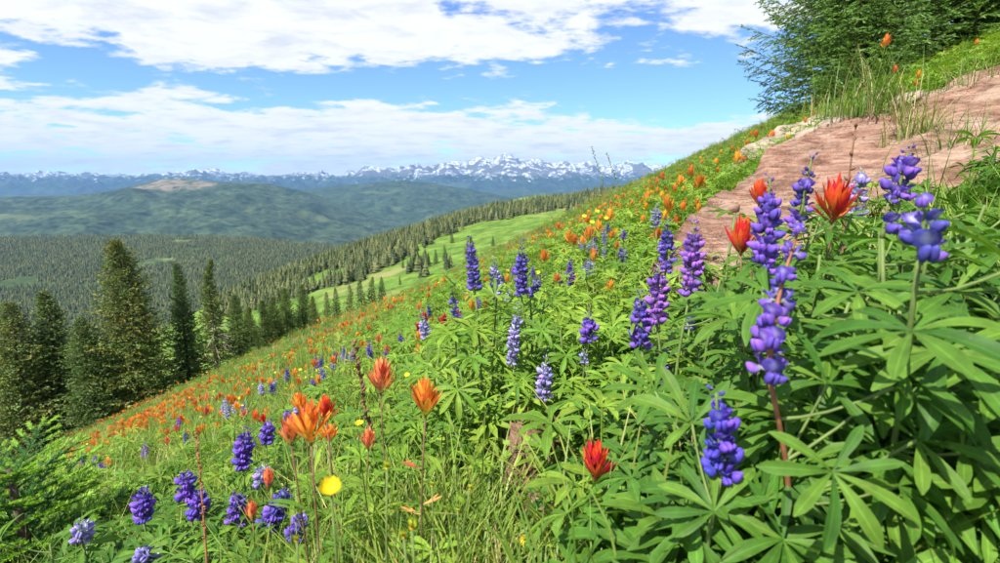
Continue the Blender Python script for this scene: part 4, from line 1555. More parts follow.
def paintbrush(label, u, v, d, size, hue, group, n=24, height=None, flare=1.0, lean=0.0, leaves=12, stem='stem_brown', extra_low=False):
    """one near paintbrush: stem, narrow leaves and a head whose bracts are sub-parts; (u, v) is the middle of the head"""
    r = random.Random(int(u * 17 + v * 3))
    hc = P(u, v, d)
    hb = hc - Vector((0, 0, size * 0.6))
    bx, by = hb.x + lean, hb.y + r.uniform(0, .04)
    base = Vector((bx, by, min(gz(bx, by), hb.z - 0.08)))
    root = empty('paintbrush', base)
    tag(root, label, 'flower', group)
    pts = curve_pts(base, hb, Vector((r.uniform(-.015, .015), 0, 0)), 6)
    mb = MB()
    mb.tube([q - base for q in pts], [0.0015 - 0.00008 * i for i in range(7)], 6)
    obj('stem', mb.mesh('stem', M[stem]), root)
    mb = MB()
    mb.tube([(0, 0, -size * .05), (0, 0, size * .3), (0, 0, size * .6)], [size * .05, size * .07, size * .02], 6)
    hd = obj('flower_head', mb.mesh('head_axis', M['stem_red']), root, Matrix.Translation(hb - base))
    for Mx in bract_layout(r, n, size, flare):
        obj('bract', BRACT[hue], hd, Mx)
    for i in range(leaves):
        f = 0.2 + 0.75 * (i + r.random() * .6) / leaves
        S = pts[min(5, int(f * 6))].lerp(pts[min(6, int(f * 6) + 1)], f * 6 % 1) - base
        a = i * 2.4 + r.random()
        dv = Vector((math.cos(a), math.sin(a), r.uniform(.3, .9)))
        ob = obj('leaf', LANCE, root, Matrix.Translation(S) @ frame_from(dv, (0, 0, 1)) @ Matrix.Scale(size * r.uniform(0.9, 1.6), 4))
    if extra_low:
        for i, (f, a) in enumerate(((0.80, 3.3), (0.62, 3.0), (0.66, 0.2), (0.42, 3.4))):
            S = pts[min(5, int(f * 6))].lerp(pts[min(6, int(f * 6) + 1)], f * 6 % 1) - base
            dv = Vector((math.cos(a), math.sin(a) * .3, 0.3))
            obj('bract', BRACT['coral'], root, Matrix.Translation(S) @ frame_from(dv, (0, 0, 1)) @ Matrix.Scale(size * .75, 4))
    return root


PG = 'paintbrushes close to the camera'
for (u, v, d, s, h, fl, lean, lab, xl) in (
        (425, 398, 0.62, 0.037, 'orange', .78, 0.0, 'single orange paintbrush shaped like a tulip on a tall thin stem', True),
        (310, 424, 0.56, 0.037, 'orange', .95, 0.01, 'biggest orange paintbrush head at lower left', False),
        (290, 431, 0.58, 0.026, 'coral', .9, 0.0, 'coral paintbrush head touching the left side of the biggest one', False),
        (326, 409, 0.66, 0.026, 'red', .8, 0.02, 'red-orange paintbrush head behind the right side of the biggest one', False),
        (300, 403, 0.80, 0.025, 'orange', .8, 0.0, 'small orange paintbrush head behind and above the biggest one', False),
        (380, 377, 0.85, 0.046, 'coral', .8, 0.03, 'coral-orange paintbrush leaning left above the tulip-shaped one', False),
        (368, 440, 0.80, 0.028, 'coral', .6, 0.0, 'dull coral paintbrush low in the grass left of the tulip-shaped one', False),
        (596, 462, 0.60, 0.038, 'red', .8, 0.03, 'bright red paintbrush standing alone low at the centre right', False),
        (834, 200, 0.68, 0.043, 'red', 1.0, 0.0, 'large scarlet paintbrush in front of the sandstone slab', False),
        (742, 236, 0.66, 0.035, 'red', .7, 0.0, 'scarlet paintbrush half hidden by leaves left of the large scarlet one', False),
        (760, 192, 0.85, 0.032, 'red', .7, 0.0, 'small red paintbrush tip above the leaves at the rock', False),
        (268, 480, 0.85, 0.030, 'coral', .45, 0.0, 'withered coral paintbrush left of the yellow flower', False),
        (252, 512, 0.80, 0.028, 'coral', .45, 0.0, 'faded paintbrush with closed bracts at the bottom left', False),
        (329, 434, 1.05, 0.030, 'orange', .8, 0.0, 'small orange paintbrush just right of the biggest head', False)):
    paintbrush(lab, u, v, d, s, h, PG, flare=fl, lean=lean, extra_low=xl)

# paintbrushes farther up the slope: joined heads, stem and head as parts


def head_lo(hue, seed, n=15):
    r = random.Random(seed)
    mb = MB()
    lo = bract_mb(2, True)
    for Mx in bract_layout(r, n, 1.0, 0.9):
        mb.merge(lo, Mx)
    return mb.mesh('flower_head', M['bract_' + hue])


def stem_lo(seed):
    r = random.Random(seed)
    mb = MB()
    mb.tube([(0, 0, -0.03), (r.uniform(-.01, .01), 0, 0.5), (0, 0, 1)], [0.008, 0.007, 0.006], 4, (0, 0, 0.5), cap=False)
    for i in range(7):
        f = 0.15 + 0.75 * i / 7
        a = i * 2.4
        dv = Vector((math.cos(a), math.sin(a), r.uniform(.3, 1)))
        k = MB()
        k.merge(leaflet_lo[0], Matrix.Translation((0, 0, f)) @ frame_from(dv, (0, 0, 1)) @ Matrix.Scale(0.24, 4))
        mb.merge(k)
    return mb.mesh('stem', M['leaf_bright'])


HEADS = {h: [head_lo(h, 500 + i) for i in range(3)] for h in BRACT}
STEMS = [stem_lo(i) for i in range(3)]


def brush_far(label, p, H, s, hue, group, r):
    root = empty('paintbrush', p)
    root.rotation_euler = (r.uniform(-.12, .12), r.uniform(-.12, .12), r.random() * 6)
    tag(root, label, 'flower', group)
    obj('stem', r.choice(STEMS), root, Matrix.Diagonal((0.25, 0.25, H, 1)))
    obj('flower_head', r.choice(HEADS[hue]), root, Matrix.Translation((0, 0, H * 0.97)) @ Matrix.Scale(s, 4))
    return root


PM = 'paintbrushes on the middle slope'
rp = random.Random(21)
PLACES = (
    (588, 240, 22, 'orange', 'largest orange paintbrush of the clump above the leafy bank'),
    (571, 243, 14, 'orange', 'orange paintbrush left of the largest one of the clump'),
    (585, 225, 15, 'orange', 'orange paintbrush directly above the largest one of the clump'),
    (614, 222, 14, 'orange', 'orange paintbrush right of the clump above the leafy bank'),
    (571, 244, 10, 'orange', 'small orange paintbrush in the lower left of the clump'),
    (549, 262, 12, 'orange', 'orange paintbrush standing alone right of the central lupine bush'),
    (556, 229, 14, 'orange', 'leftmost orange paintbrush of the group near the yellow blooms'),
    (604, 232, 11, 'orange', 'small orange paintbrush between the clump and its right neighbour'),
    (681, 187, 22, 'orange', 'tall orange paintbrush cluster head left of the slab, lower of two'),
    (694, 177, 20, 'orange', 'tall orange paintbrush cluster head left of the slab, upper of two'),
    (673, 213, 20, 'amber', 'amber-orange paintbrush below the two tall ones left of the slab'),
    (697, 189, 14, 'amber', 'amber paintbrush right of the two tall ones left of the slab'),
    (660, 179, 12, 'orange', 'small orange paintbrush near the skyline above the tall ones'),
    (644, 204, 12, 'orange', 'small orange paintbrush left of the amber one'),
    (738, 164, 12, 'orange', 'orange paintbrush at the upper left rim of the slab'),
    (766, 140, 10, 'orange', 'orange paintbrush under the fir boughs, right of a pair'),
    (757, 139, 11, 'orange', 'orange paintbrush under the fir boughs, left of a pair'),
    (736, 198, 8, 'orange', 'little orange paintbrush beside the slab left edge'),
    (553, 283, 9, 'orange', 'small orange paintbrush half buried below the lone one'),
    (600, 290, 9, 'amber', 'amber paintbrush low in the leaves right of the central bush'),
    (440, 325, 12, 'red', 'red paintbrush left of the central lupine bush, upper right of a trio'),
    (428, 323, 10, 'red', 'red paintbrush left of the central lupine bush, upper left of a trio'),
    (418, 331, 9, 'red', 'red paintbrush left of the central lupine bush, lowest of a trio'),
    (262, 444, 11, 'orange', 'flattened orange paintbrush on the bare soil at lower left'),
    (290, 378, 9, 'orange', 'orange paintbrush midway up the left slope, left of a pair'),
    (262, 415, 10, 'red', 'red-orange paintbrush left of the big orange heads'),
    (276, 419, 9, 'red', 'red-orange paintbrush just left of the big orange heads'))
yy_, hh_ = np.geomspace(0.6, 40, 700), 0.24
for (u, v, px, h, lab) in PLACES:
    # walk down the sight line to where a head 0.24 m above the soil stands
    dx, dz = ray(u, v)
    gap_ = ground(dx * yy_, yy_) + 0.24 - dz * yy_
    hit = np.nonzero(gap_ > 0)[0]
    if len(hit):
        y = float(yy_[hit[0]])
    else:
        y = float(yy_[np.argmax(gap_ / yy_)])
    q = P(u, v, y)
    g = gz(q.x, y)
    H = max(0.12, q.z - g)
    s = min(0.09, max(0.03, px * y / FPX * 1.0))
    brush_far(lab, (q.x, y, g), H, s, h, PM, rp)


def bump(u, v, u0, v0, su, sv):
    return np.exp(-((u - u0) / su) ** 2 - ((v - v0) / sv) ** 2)


def slope_points(n, ymin, ymax, rs, power=1.0, xlim=1.0):
    """random points over the part of the hillside that can be seen, nearer ones more often"""
    y = ymin * (ymax / ymin) ** (rs.random(n) ** power)
    x = (rs.random(n) * 2 - 1) * y * xlim
    return x, y


rs = np.random.default_rng(5)
x, y = slope_points(40000, 2.2, 26, rs)
z = ground(x, y)
u_, v_ = proj_np(x, y, z + 0.22)
wgt = 0.07 + 0.9 * bump(u_, v_, 170, 405, 120, 28) + 0.45 * bump(u_, v_, 620, 205, 90, 35) + 0.25 * bump(u_, v_, 520, 255, 90, 25) + 0.5 * bump(u_, v_, 300, 350, 90, 22) \
    + 0.35 * bump(u_, v_, 740, 150, 70, 25) + 0.25 * bump(u_, v_, 400, 300, 70, 25)
k = (rs.random(len(x)) < wgt) & (u_ > -5) & (u_ < 1005) & (v_ < 480)
k &= ~((x > 0.45 * y - 0.05) & (x < 1.6 * y) & (y < 4.6))
ids = np.nonzero(k)[0]
ids = ids[np.argsort(y[ids])]
near = ids[::max(1, len(ids) // 420)][:170]


def beside(u, y):
    """the thing in view that stands nearest along the slope"""
    marks = ((40, 'below the spruces at the far left'), (120, 'below the tallest broad spruce'), (180, 'below the narrow pointed spruce'), (225, 'below the ragged spruce'),
             (290, 'below the matched spruce pair'), (355, 'below the tight spruce group'), (425, 'below the meadow grove'), (475, 'by the central lupine bush'), (530, 'right of the central lupine bush'),
             (580, 'by the yellow bloom cluster'), (625, 'below the wooded knoll'), (670, 'left of the slab'), (720, 'at the lower rim of the slab'), (775, 'under the nearest fir'), (850, 'behind the slab'), (950, 'behind the slab at far right'))
    return min(marks, key=lambda q: abs(q[0] - u))[1]


def tier(y):
    return 'close up' if y < 3.0 else ('nearer' if y < 4.5 else ('midway' if y < 7 else ('farther back' if y < 12 else 'near the skyline')))


for i in near:
    h = rp.choice(('orange', 'orange', 'orange', 'orange', 'amber', 'amber', 'coral'))
    H, s_ = rp.uniform(.17, .27), rp.uniform(.030, .052)
    look = ('tall ' if H > .22 else 'short ') + {'orange': 'orange', 'coral': 'coral', 'amber': 'amber'}[h] + (' big-headed' if s_ > .041 else ' small-headed')
    lab = look + ' paintbrush ' + tier(y[i]) + ' ' + beside(u_[i], y[i])
    brush_far(lab, (x[i], y[i], z[i]), H, s_, h, 'paintbrushes scattered over the flower slope', rp)

# far paintbrush heads too small and too many to count
far_heads = [HEADS['orange'][0], HEADS['coral'][1], HEADS['amber'][2], HEADS['orange'][1]]
x, y = slope_points(60000, 5, 60, rs, 0.8)
z = ground(x, y)
u_, v_ = proj_np(x, y, z + 0.2)
pat = fbm(x * 0.35 + 60, y * 0.35 + 60, 3, 33)
wgt = (0.04 + 0.55 * bump(u_, v_, 150, 410, 130, 35) + 0.25 * bump(u_, v_, 350, 320, 130, 28) + 0.3 * bump(u_, v_, 600, 205, 120, 35)) * np.clip((pat - 0.40) * 6, 0.05, 1.4)
k = (rs.random(len(x)) < wgt) & (u_ > -20) & (u_ < 1020)
k &= ~((x > 0.45 * y - 0.05) & (y < 4.6))
p = np.stack([x, y, z + rs.uniform(.14, .26, len(x))], -1)[k][:2300]
n = len(p)
scatter('paintbrush_drift', 'drifts of tiny orange and red blooms far along the slope edge', 'flowers', p, rs.uniform(-.3, .3, (n, 3)) + np.array([0, 0, 1]) * rs.random((n, 1)) * 6,
        rs.uniform(.032, .06, n), rs.choice(4, n, p=[.4, .12, .2, .28]), far_heads)

# ------------------------------------------------------------------ smaller lupines on the slope
x, y = slope_points(9000, 2.4, 16, rs)
z = ground(x, y)
u_, v_ = proj_np(x, y, z + 0.28)
wgt = 0.10 + 0.5 * bump(u_, v_, 220, 390, 60, 30) + 0.4 * bump(u_, v_, 320, 360, 60, 40) + 0.4 * bump(u_, v_, 580, 240, 90, 50)
k = (rs.random(len(x)) < wgt * 0.16) & (u_ > 0) & (u_ < 1000) & (v_ < 470)
k &= ~((x > 0.45 * y - 0.05) & (x < 1.6 * y) & (y < 4.6))
ids = np.nonzero(k)[0]
ids = ids[np.argsort(y[ids])][:60]
for i in ids:
    root = empty('lupine_plant', (x[i], y[i], z[i]))
    h = rp.choice(('pale', 'violet', 'indigo'))
    H = rp.uniform(.15, .24)
    tag(root, '%s %s lupine spike %s %s' % ('tall' if H > .195 else 'short', {'pale': 'pale lilac', 'violet': 'violet', 'indigo': 'dark blue'}[h], tier(y[i]), beside(u_[i], y[i])), 'lupine', 'lupines scattered over the flower slope')
    root.rotation_euler = (rp.uniform(-.15, .15), rp.uniform(-.15, .15), rp.random() * 6)
    obj('stem', rp.choice(STEMS), root, Matrix.Diagonal((0.3, 0.3, H, 1)))
    obj('flower_spike', spike_lo(h, rp.randrange(3)), root, Matrix.Translation((0, 0, H)) @ Matrix.Diagonal((1.15, 1.15, rp.uniform(.5, .9), 1)))

# ------------------------------------------------------------------ yellow flowers


def petal5_mb():
    mb = MB()
    vs, fs, cs = [], [], []
    n = 5
    for i in range(n + 1):
        q = i / n
        wd = np.interp(q, [0, .3, .7, .9, 1], [.10, .28, .42, .37, .24])
        for j in range(5):
            s = j / 2 - 1
            notch = -0.16 * (1 - abs(s)) if q > .9 else 0
            vs.append((wd * s, q + notch - 0.05 * s * s, 0.22 * q * q + 0.10 * s * s))
            cs.append((1, 0.92 + .1 * q, 1))
    for i in range(n):
        for j in range(4):
            a = i * 5 + j
            fs.append((a, a + 1, a + 6, a + 5))
    mb.add(vs, fs, cs)
    return mb


PET = petal5_mb().mesh('petal', M['yellow'])
PETG = petal5_mb().mesh('petal', M['yellow_green'])


def yellow_flower(label, u, v, d, s, group, cup=0.5, face=(0, -0.5, 0.8), mesh=None, np_=5):
    r = random.Random(int(u * 3 + v))
    hc = P(u, v, d)
    bx, by = hc.x + r.uniform(-.02, .02), hc.y + r.uniform(.0, .03)
    base = Vector((bx, by, min(gz(bx, by), hc.z - 0.06)))
    root = empty('yellow_flower', base)
    tag(root, label, 'flower', group)
    mb = MB()
    pts = curve_pts(base, hc, Vector((r.uniform(-.012, .012), 0, 0)), 6)
    mb.tube([q - base for q in pts], [0.0009] * 7, 5)
    obj('stem', mb.mesh('stem', M['stem']), root)
    N = Vector(face).normalized()
    Rm = frame_from(N.cross(Vector((1, 0.1, 0))), N)
    mb = MB()
    for i in range(5):
        rr_ = s * 0.30 * math.cos(i * math.pi / 8)
        pass
    vs = [(0, 0, s * .16)] + [(s * .26 * math.cos(a_), s * .26 * math.sin(a_), s * .06) for a_ in np.linspace(0, 2 * math.pi, 12, endpoint=False)]
    mb.add(vs, [(0, 1 + i, 1 + (i + 1) % 12) for i in range(12)], (0.95, 0.75, 1))
    Mo = Matrix.Translation(hc - base) @ Rm
    ce = obj('flower_center', mb.mesh('flower_center', M['yellow']), root, Mo)
    for i in range(np_):
        obj('petal', mesh or PET, root, Mo @ Matrix.Rotation(2 * math.pi * i / np_ + .2, 4, 'Z') @ Matrix.Rotation(cup, 4, 'X') @ Matrix.Scale(s, 4))
    mb = MB()
    mb.tube([(0, 0, -s * .35), (0, 0, -s * .1), (0, 0, s * .05)], [s * .06, s * .2, s * .28], 7, cap=False)
    obj('calyx', mb.mesh('calyx', M['stem']), root, Mo)
    return root


YG = 'yellow flowers near the camera'
yellow_flower('big out-of-focus yellow flower at the bottom left', 331, 492, 0.36, 0.0110, YG, 0.55, (0.1, -0.42, 0.9))
yellow_flower('blurred yellow-green bud right of the big yellow flower', 387, 468, 0.40, 0.0065, YG, 1.25, (0, -0.3, 1), PETG)
yellow_flower('blurred yellow-green bud cluster at the bottom centre left', 412, 528, 0.32, 0.0075, YG, 1.15, (0.2, -0.3, 1), PETG)
yellow_flower('smaller green bud just left of the blurred bud cluster', 404, 537, 0.33, 0.0055, YG, 1.25, (-0.2, -0.3, 1), PETG)
yellow_flower('dim yellow-green bud below the big yellow flower', 297, 541, 0.36, 0.0055, YG, 1.2, (0, -0.3, 1), PETG)
yellow_flower('small sharp yellow flower at the bottom centre', 521, 541, 0.70, 0.0095, YG, 0.4, (0, -0.6, 0.7))
yellow_flower('tiny closed yellow bud above right of the small bottom flower', 546, 533, 0.70, 0.0055, YG, 1.2, (0, -0.3, 1))
yellow_flower('tiny yellow bud below the small bottom flower', 530, 556, 0.66, 0.0060, YG, 1.0, (0, -0.3, 1))
yellow_flower('yellow bloom cut by the bottom edge right of centre', 568, 561, 0.62, 0.0060, YG, 0.5, (0, -0.5, 0.8))
yellow_flower('round pale bud on a stalk at centre bottom', 470, 489, 0.60, 0.0065, YG, 1.35, (0, -0.2, 1), PETG)
yellow_flower('round pale bud on a stalk beside the tulip-shaped paintbrush', 432, 486, 0.60, 0.0060, YG, 1.35, (0, -0.2, 1), PETG)
yellow_flower('small pale bud lower left of the round stalked bud', 458, 512, 0.60, 0.0045, YG, 1.35, (0, -0.2, 1), PETG)
yellow_flower('flat yellow flower in the grass left of the tulip-shaped paintbrush', 359, 424, 1.05, 0.010, YG, 0.1, (0, -0.2, 1))
yellow_flower('small yellow flower right of the leaning coral paintbrush', 407, 376, 1.20, 0.008, YG, 0.3, (0, -0.4, 0.9))
for (u, v, d, lab) in ((597, 212, 2.4, 'yellow bloom at the upper left of the cluster in the orange paintbrushes'), (584, 217, 2.4, 'yellow bloom at the left of the cluster in the orange paintbrushes'),
                       (606, 219, 2.3, 'yellow bloom at the right of the cluster in the orange paintbrushes'), (592, 223, 2.3, 'yellow bloom lowest in the cluster in the orange paintbrushes')):
    yellow_flower(lab, u, v, d, 0.013, YG, 0.3)
# tiny yellow blooms all over the slope
mb = MB()
for i in range(5):
    q = petal5_mb()
    mb.merge(q, Matrix.Rotation(1.2566 * i, 4, 'Z') @ Matrix.Rotation(.35, 4, 'X'))
ylo = mb.mesh('bloom', M['yellow'])
x, y = slope_points(1500, 1.8, 30, rs)
z = ground(x, y) + rs.uniform(.12, .22, len(x))
pat = fbm(x * 0.5 + 10, y * 0.5 + 30, 3, 43)
k = (pat > 0.5) & ~((x > 0.45 * y - 0.05) & (y < 4.6))
p = np.stack([x, y, z], -1)[k][:420]
n = len(p)
scatter('yellow_bloom_drift', 'tiny yellow blooms sprinkled through the slope grass', 'flowers', p, np.stack([rs.uniform(0, .8, n), rs.uniform(-.4, .4, n), rs.random(n) * 6], -1), rs.uniform(.010, .02, n), np.zeros(n), [ylo])

# ------------------------------------------------------------------ dry stalks, tufts on the rock, young spruce


def stalk(name, label, base, tip, rad, mat, nods, r, cat='plant', nr=0.004, f0=0.35, sag=None):
    root = empty(name, base)
    tag(root, label, cat)
    pts = curve_pts(Vector(base), Vector(tip), sag or Vector((r.uniform(-.015, .015), 0, 0)), 9)
    mb = MB()
    mb.tube([q - Vector(base) for q in pts], [rad * (1 - .06 * i) for i in range(10)], 6)
    obj('stem', mb.mesh('stem', M[mat]), root)
    mb = MB()
    for i in range(nods):
        f = f0 + (1 - f0) * (i + r.random() * .4) / nods
        c = pts[min(8, int(f * 9))].lerp(pts[min(9, int(f * 9) + 1)], f * 9 % 1) - Vector(base)
        dv = Vector((r.uniform(-1, 1), r.uniform(-1, 1), r.uniform(.2, 1))).normalized()
        mb.tube([c, c + dv * nr * .6, c + dv * nr * 1.4, c + dv * nr * 2.2], [nr * .25, nr * .6, nr * .55, nr * .1], 5)
    obj('seed_heads', mb.mesh('seed_heads', M[mat]), root)['kind'] = 'stuff'
    return root


r = random.Random(31)
q = P(866, 225, 0.85)
stalk('dry_stalk', 'thin dark dry stalk with knobby seeds in front of the sandstone slab', (q.x, q.y, gz(q.x, q.y)), P(857, 118, 0.9), 0.0024, 'stem_brown', 14, r, nr=0.0045)
q = P(205, 562, 0.62)
stalk('dry_stalk', 'reddish hairy dry stalk rising from the bottom left', (q.x, q.y, q.z - .05), P(196, 432, 0.66), 0.0017, 'stem_red', 34, r, nr=0.0022)
q = P(368, 372, 1.05)
stalk('dry_stalk', 'dark withered seed spike leaning left above the left slope', (q.x + .02, q.y, gz(q.x, q.y)), P(352, 340, 1.05), 0.0026, 'stem_brown', 40, r, nr=0.006)
for (u, vt, vb, d, lab) in ((591, 146, 200, 1.5, 'left wispy seed stalk standing against the snowy range'), (606, 152, 200, 1.55, 'right wispy seed stalk standing against the snowy range')):
    q = P(u + 40, vb, d)
    stalk('seed_grass', lab, (q.x, q.y, gz(q.x, q.y)), P(u, vt, d), 0.0005, 'stem', 22, r, 'grass', nr=0.0026, f0=.82, sag=Vector((.03, 0, .02)))


def blade(mb, b, th, L, wd, bend, r, col=(1, 1, 1), seg=4):
    """one curved grass blade with a crease"""
    d = Vector((math.cos(th), math.sin(th), 0))
    s = Vector((-math.sin(th), math.cos(th), 0))
    vs, fs, cs = [], [], []
    for i in range(seg + 1):
        q = i / seg
        a = bend * q
        p_ = b + d * (L * (1 - math.cos(a)) / max(bend, .01)) + Vector((0, 0, L * math.sin(a) / max(bend, .01)))
        w_ = wd * (1 - q ** 1.6) + 0.0002
        vs += [p_ - s * w_, p_ + s * w_]
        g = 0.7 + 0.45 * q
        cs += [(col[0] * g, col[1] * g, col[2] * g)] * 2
    for i in range(seg):
        fs.append((2 * i, 2 * i + 1, 2 * i + 3, 2 * i + 2))
    mb.add(vs, fs, cs)


for (u, v, d, s_, lab) in ((748, 196, 2.25, .05, 'dark stone in the hollow at the lower left rim of the slab'), (726, 212, 1.98, .035, 'small tan stone near the lower tip of the slab'),
                         (792, 166, 2.75, .03, 'small stone lying midway across the slab'), (905, 128, 3.0, .045, 'stone at the foot of the grass tuft on the slab'),
                         (845, 137, 3.0, .03, 'pale pebble lying high on the slab'), (940, 150, 2.6, .06, 'stone at the right end of the slab')):
    o = boulder('stone', u, v, d, s_ * 1.3, s_, s_ * .7, lab, int(u))
    o.location = P(u, v, d)
for (u, v, d, s_, lab) in ((806, 133, 3.4, .04, 'leftmost pale stone on the top edge of the slab'), (832, 124, 3.45, .05, 'middle pale stone on the top edge of the slab'), (905, 99, 3.55, .05, 'rightmost pale stone on the top edge of the slab')):
    o = boulder('stone', u, v, d, s_ * 1.7, s_, s_ * .6, lab, int(u), 'pale_rock')
    o.location = P(u, v, d)


def tuft_obj(label, u, v, d, n, L, spread, seed, dry=0.25):
    """a tuft: fresh blades and dry blades, growing at a sight line"""
    r = random.Random(seed)
    c = P(u, v, d)
    root = empty('grass_tuft', c)
    tag(root, label, 'grass')
    for nm, nn, mt in (('blades', int(n * (1 - dry)), 'grass'), ('dry_blades', int(n * dry), 'straw')):
        mb = MB()
        for i in range(nn):
            b_ = Vector((r.gauss(0, spread), r.gauss(0, spread * .6), -0.03))
            blade(mb, b_, r.random() * 6.28, L * r.uniform(.5, 1.15), 0.0022 * r.uniform(.7, 1.3), r.uniform(.5, 2.1), r, seg=6)
        obj(nm, mb.mesh(nm, M[mt]), root)['kind'] = 'stuff'
    return root


tuft_obj('large tuft of long arching grass on top of the sandstone slab', 872, 112, 3.3, 190, 0.46, 0.11, 1, 0.12)
tuft_obj('grass tuft hanging over the slab at the right edge', 918, 146, 2.6, 170, 0.32, 0.07, 2, 0.3)
tuft_obj('grass tuft low on the slab beyond the right edge', 970, 168, 2.2, 150, 0.28, 0.08, 6, 0.2)
tuft_obj('shorter grass tuft left of the large arching tuft', 838, 112, 3.7, 90, 0.22, 0.14, 3, 0.06)
tuft_obj('grass tuft on top of the slab beyond the right edge', 975, 85, 3.4, 120, 0.30, 0.16, 4)
PT = 'paintbrushes on top of the slab'
for (u, v, px, g, h, lab) in ((878, 47, 13, 100, 'orange', 'orange paintbrush rising above the large grass tuft against the firs'), (895, 73, 9, 105, 'red', 'small red-orange paintbrush right of the large grass tuft'),
                              (917, 78, 9, 110, 'amber', 'amber paintbrush at the right edge on top of the slab'), (911, 86, 7, 110, 'amber', 'lower amber paintbrush at the right edge on top of the slab')):
    y = 3.3
    q, b_ = P(u, v, y), P(u, g, y)
    brush_far(lab, (q.x, y, b_.z), q.z - b_.z, px * y / FPX * .75, h, PT, rp)

# young spruce whose boughs enter at the lower left
M['young_needles'] = leaf_mat('young_spruce_needles', [(0, (0.070, 0.205, 0.034)), (1, (0.085, 0.23, 0.038))], 0.45, 0.2, 0.2)
base = P(22, 545, 1.5)
base.z = gz(base.x, base.y)
ysp = empty('young_spruce', base)
tag(ysp, 'young spruce with lime-green shoot tips at the lower left edge', 'tree')
r = random.Random(9)
mb = MB()
mb.tube([(0, 0, -0.05), (0.01, 0, .25), (0, 0, .46)], [0.022, 0.016, 0.006], 8)
obj('trunk', mb.mesh('trunk', M['bark']), ysp)


def bough(L, r):
    """a bough in its own mesh: twig with side twigs set with needles, tips pale"""
    mb = MB()
    twigs = [(Vector((0, 0, 0)), Vector((0, 1, 0.05)), L)]
    for k in range(8):
        f = 0.22 + 0.7 * k / 8
        s = 1 if k % 2 else -1
        twigs.append((Vector((0, L * f, 0.05 * L * f)), Vector((s * .75, .75, r.uniform(-.1, .15))).normalized(), L * (0.50 - 0.36 * f) + .02))
    for (o_, d, ln) in twigs:
        n = int(ln / 0.0009)
        mb.tube([o_, o_ + d * ln], [0.003, 0.0015], 4, (0.8, 0.55, 0.35), cap=False)
        fresh = max(0.0, ln - 0.065)
        e1 = d.cross(Vector((0, 0, 1))).normalized()
        e2 = e1.cross(d)
        for i in range(n):
            q = (i + r.random()) / n
            a = r.uniform(-1.9, 1.9)
            dv = (d * r.uniform(.5, .9) + (e1 * math.sin(a) + e2 * math.cos(a)) * r.uniform(.6, 1)).normalized()
            c = o_ + d * ln * q
            young = ln * q > fresh
            nl = 0.020 * r.uniform(.8, 1.15)
            wv = dv.cross(Vector((r.uniform(-1, 1), r.uniform(-1, 1), 1))).normalized() * 0.0022
            g = r.uniform(.75, 1.2)
            col = (3.9 * g, 2.35 * g, 1.6 * g) if young else (g * .9, g * .85, g)
            mb.add([c - wv, c + wv, c + dv * nl], [(0, 1, 2)], col)
    return mb.mesh('bough', M['young_needles'], smooth=False)


BOUGH = [bough(0.30, r), bough(0.36, r), bough(0.26, r)]
for i in range(44):
    f = 0.05 + 0.95 * i / 44
    th = i * 2.4
    dv = Vector((math.cos(th), math.sin(th), 0.25 + .3 * f + r.uniform(-.1, .1)))
    obj('bough', BOUGH[i % 3], ysp, Matrix.Translation((0, 0, 0.46 * f)) @ frame_from(dv, (0, 0, 1)) @ Matrix.Scale((1.3 - 0.8 * f) * r.uniform(.85, 1.1), 4))

# ------------------------------------------------------------------ green cover of the slope


def tuft_mesh(seed, n, L, spread, mat, wd=0.0024, bmin=.2, bmax=1.5):
    r = random.Random(seed)
    mb = MB()
    for i in range(n):
        c = r.uniform(.8, 1.2)
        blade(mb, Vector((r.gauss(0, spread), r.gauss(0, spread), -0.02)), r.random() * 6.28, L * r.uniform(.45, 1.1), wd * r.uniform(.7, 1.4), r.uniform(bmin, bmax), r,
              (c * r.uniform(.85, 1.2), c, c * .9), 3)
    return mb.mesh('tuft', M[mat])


def rosette(seed, n, mat, L=0.05, h=0.14):
    """several palmate leaves on stalks"""
    r = random.Random(seed)
    mb = MB()
    for i in range(n):
        th = r.random() * 6.28
        rad = r.uniform(.01, .10)
        C = Vector((rad * math.cos(th), rad * math.sin(th), h * r.uniform(.35, 1.15)))
        N = Vector((math.cos(th) * .4 + r.uniform(-.3, .3), math.sin(th) * .4 + r.uniform(-.3, .3), 1))
        Mx = Matrix.Translation(C) @ frame_from(Vector((math.cos(th), math.sin(th), 0)).cross(N).cross(N) * -1, N) @ Matrix.Scale(L * r.uniform(.7, 1.2), 4)
        mb.merge(palm_mb(r, 7, 0.5 * r.uniform(.8, 1.2), r.uniform(.1, .6)), Mx)
        mb.tube([(0, 0, 0), C * .5 + Vector((0, 0, .01)), C], [0.0014] * 3, 3, (1, .5, .5), cap=False)
    return mb.mesh('rosette', M[mat])


def herb(seed, mat, H=0.16):
    """an upright stem with many small narrow leaves"""
    r = random.Random(seed)
    mb = MB()
    for s in range(4):
        b_ = Vector((r.gauss(0, .025), r.gauss(0, .025), 0))
        tp_ = b_ + Vector((r.uniform(-.05, .05), r.uniform(-.05, .05), H * r.uniform(.6, 1.1)))
        mb.tube([b_, tp_], [0.0014, 0.0008], 3, (1, .5, .5), cap=False)
        for i in range(12):
            f = .2 + .8 * i / 12
            a = i * 2.4 + s
            dv = Vector((math.cos(a), math.sin(a), r.uniform(.2, .9)))
            k = MB()
            k.merge(leaflet_lo[i % 2], Matrix.Translation(b_.lerp(tp_, f)) @ frame_from(dv, (0, 0, 1)) @ Matrix.Diagonal((1.5, 1, 1, 1)) @ Matrix.Scale(0.034 * r.uniform(.7, 1.2), 4))
            tt = .5 * r.uniform(.75, 1.25)
            k.c = [(c[0], c[1], tt) for c in k.c]
            mb.merge(k)
    return mb.mesh('herb', M[mat])


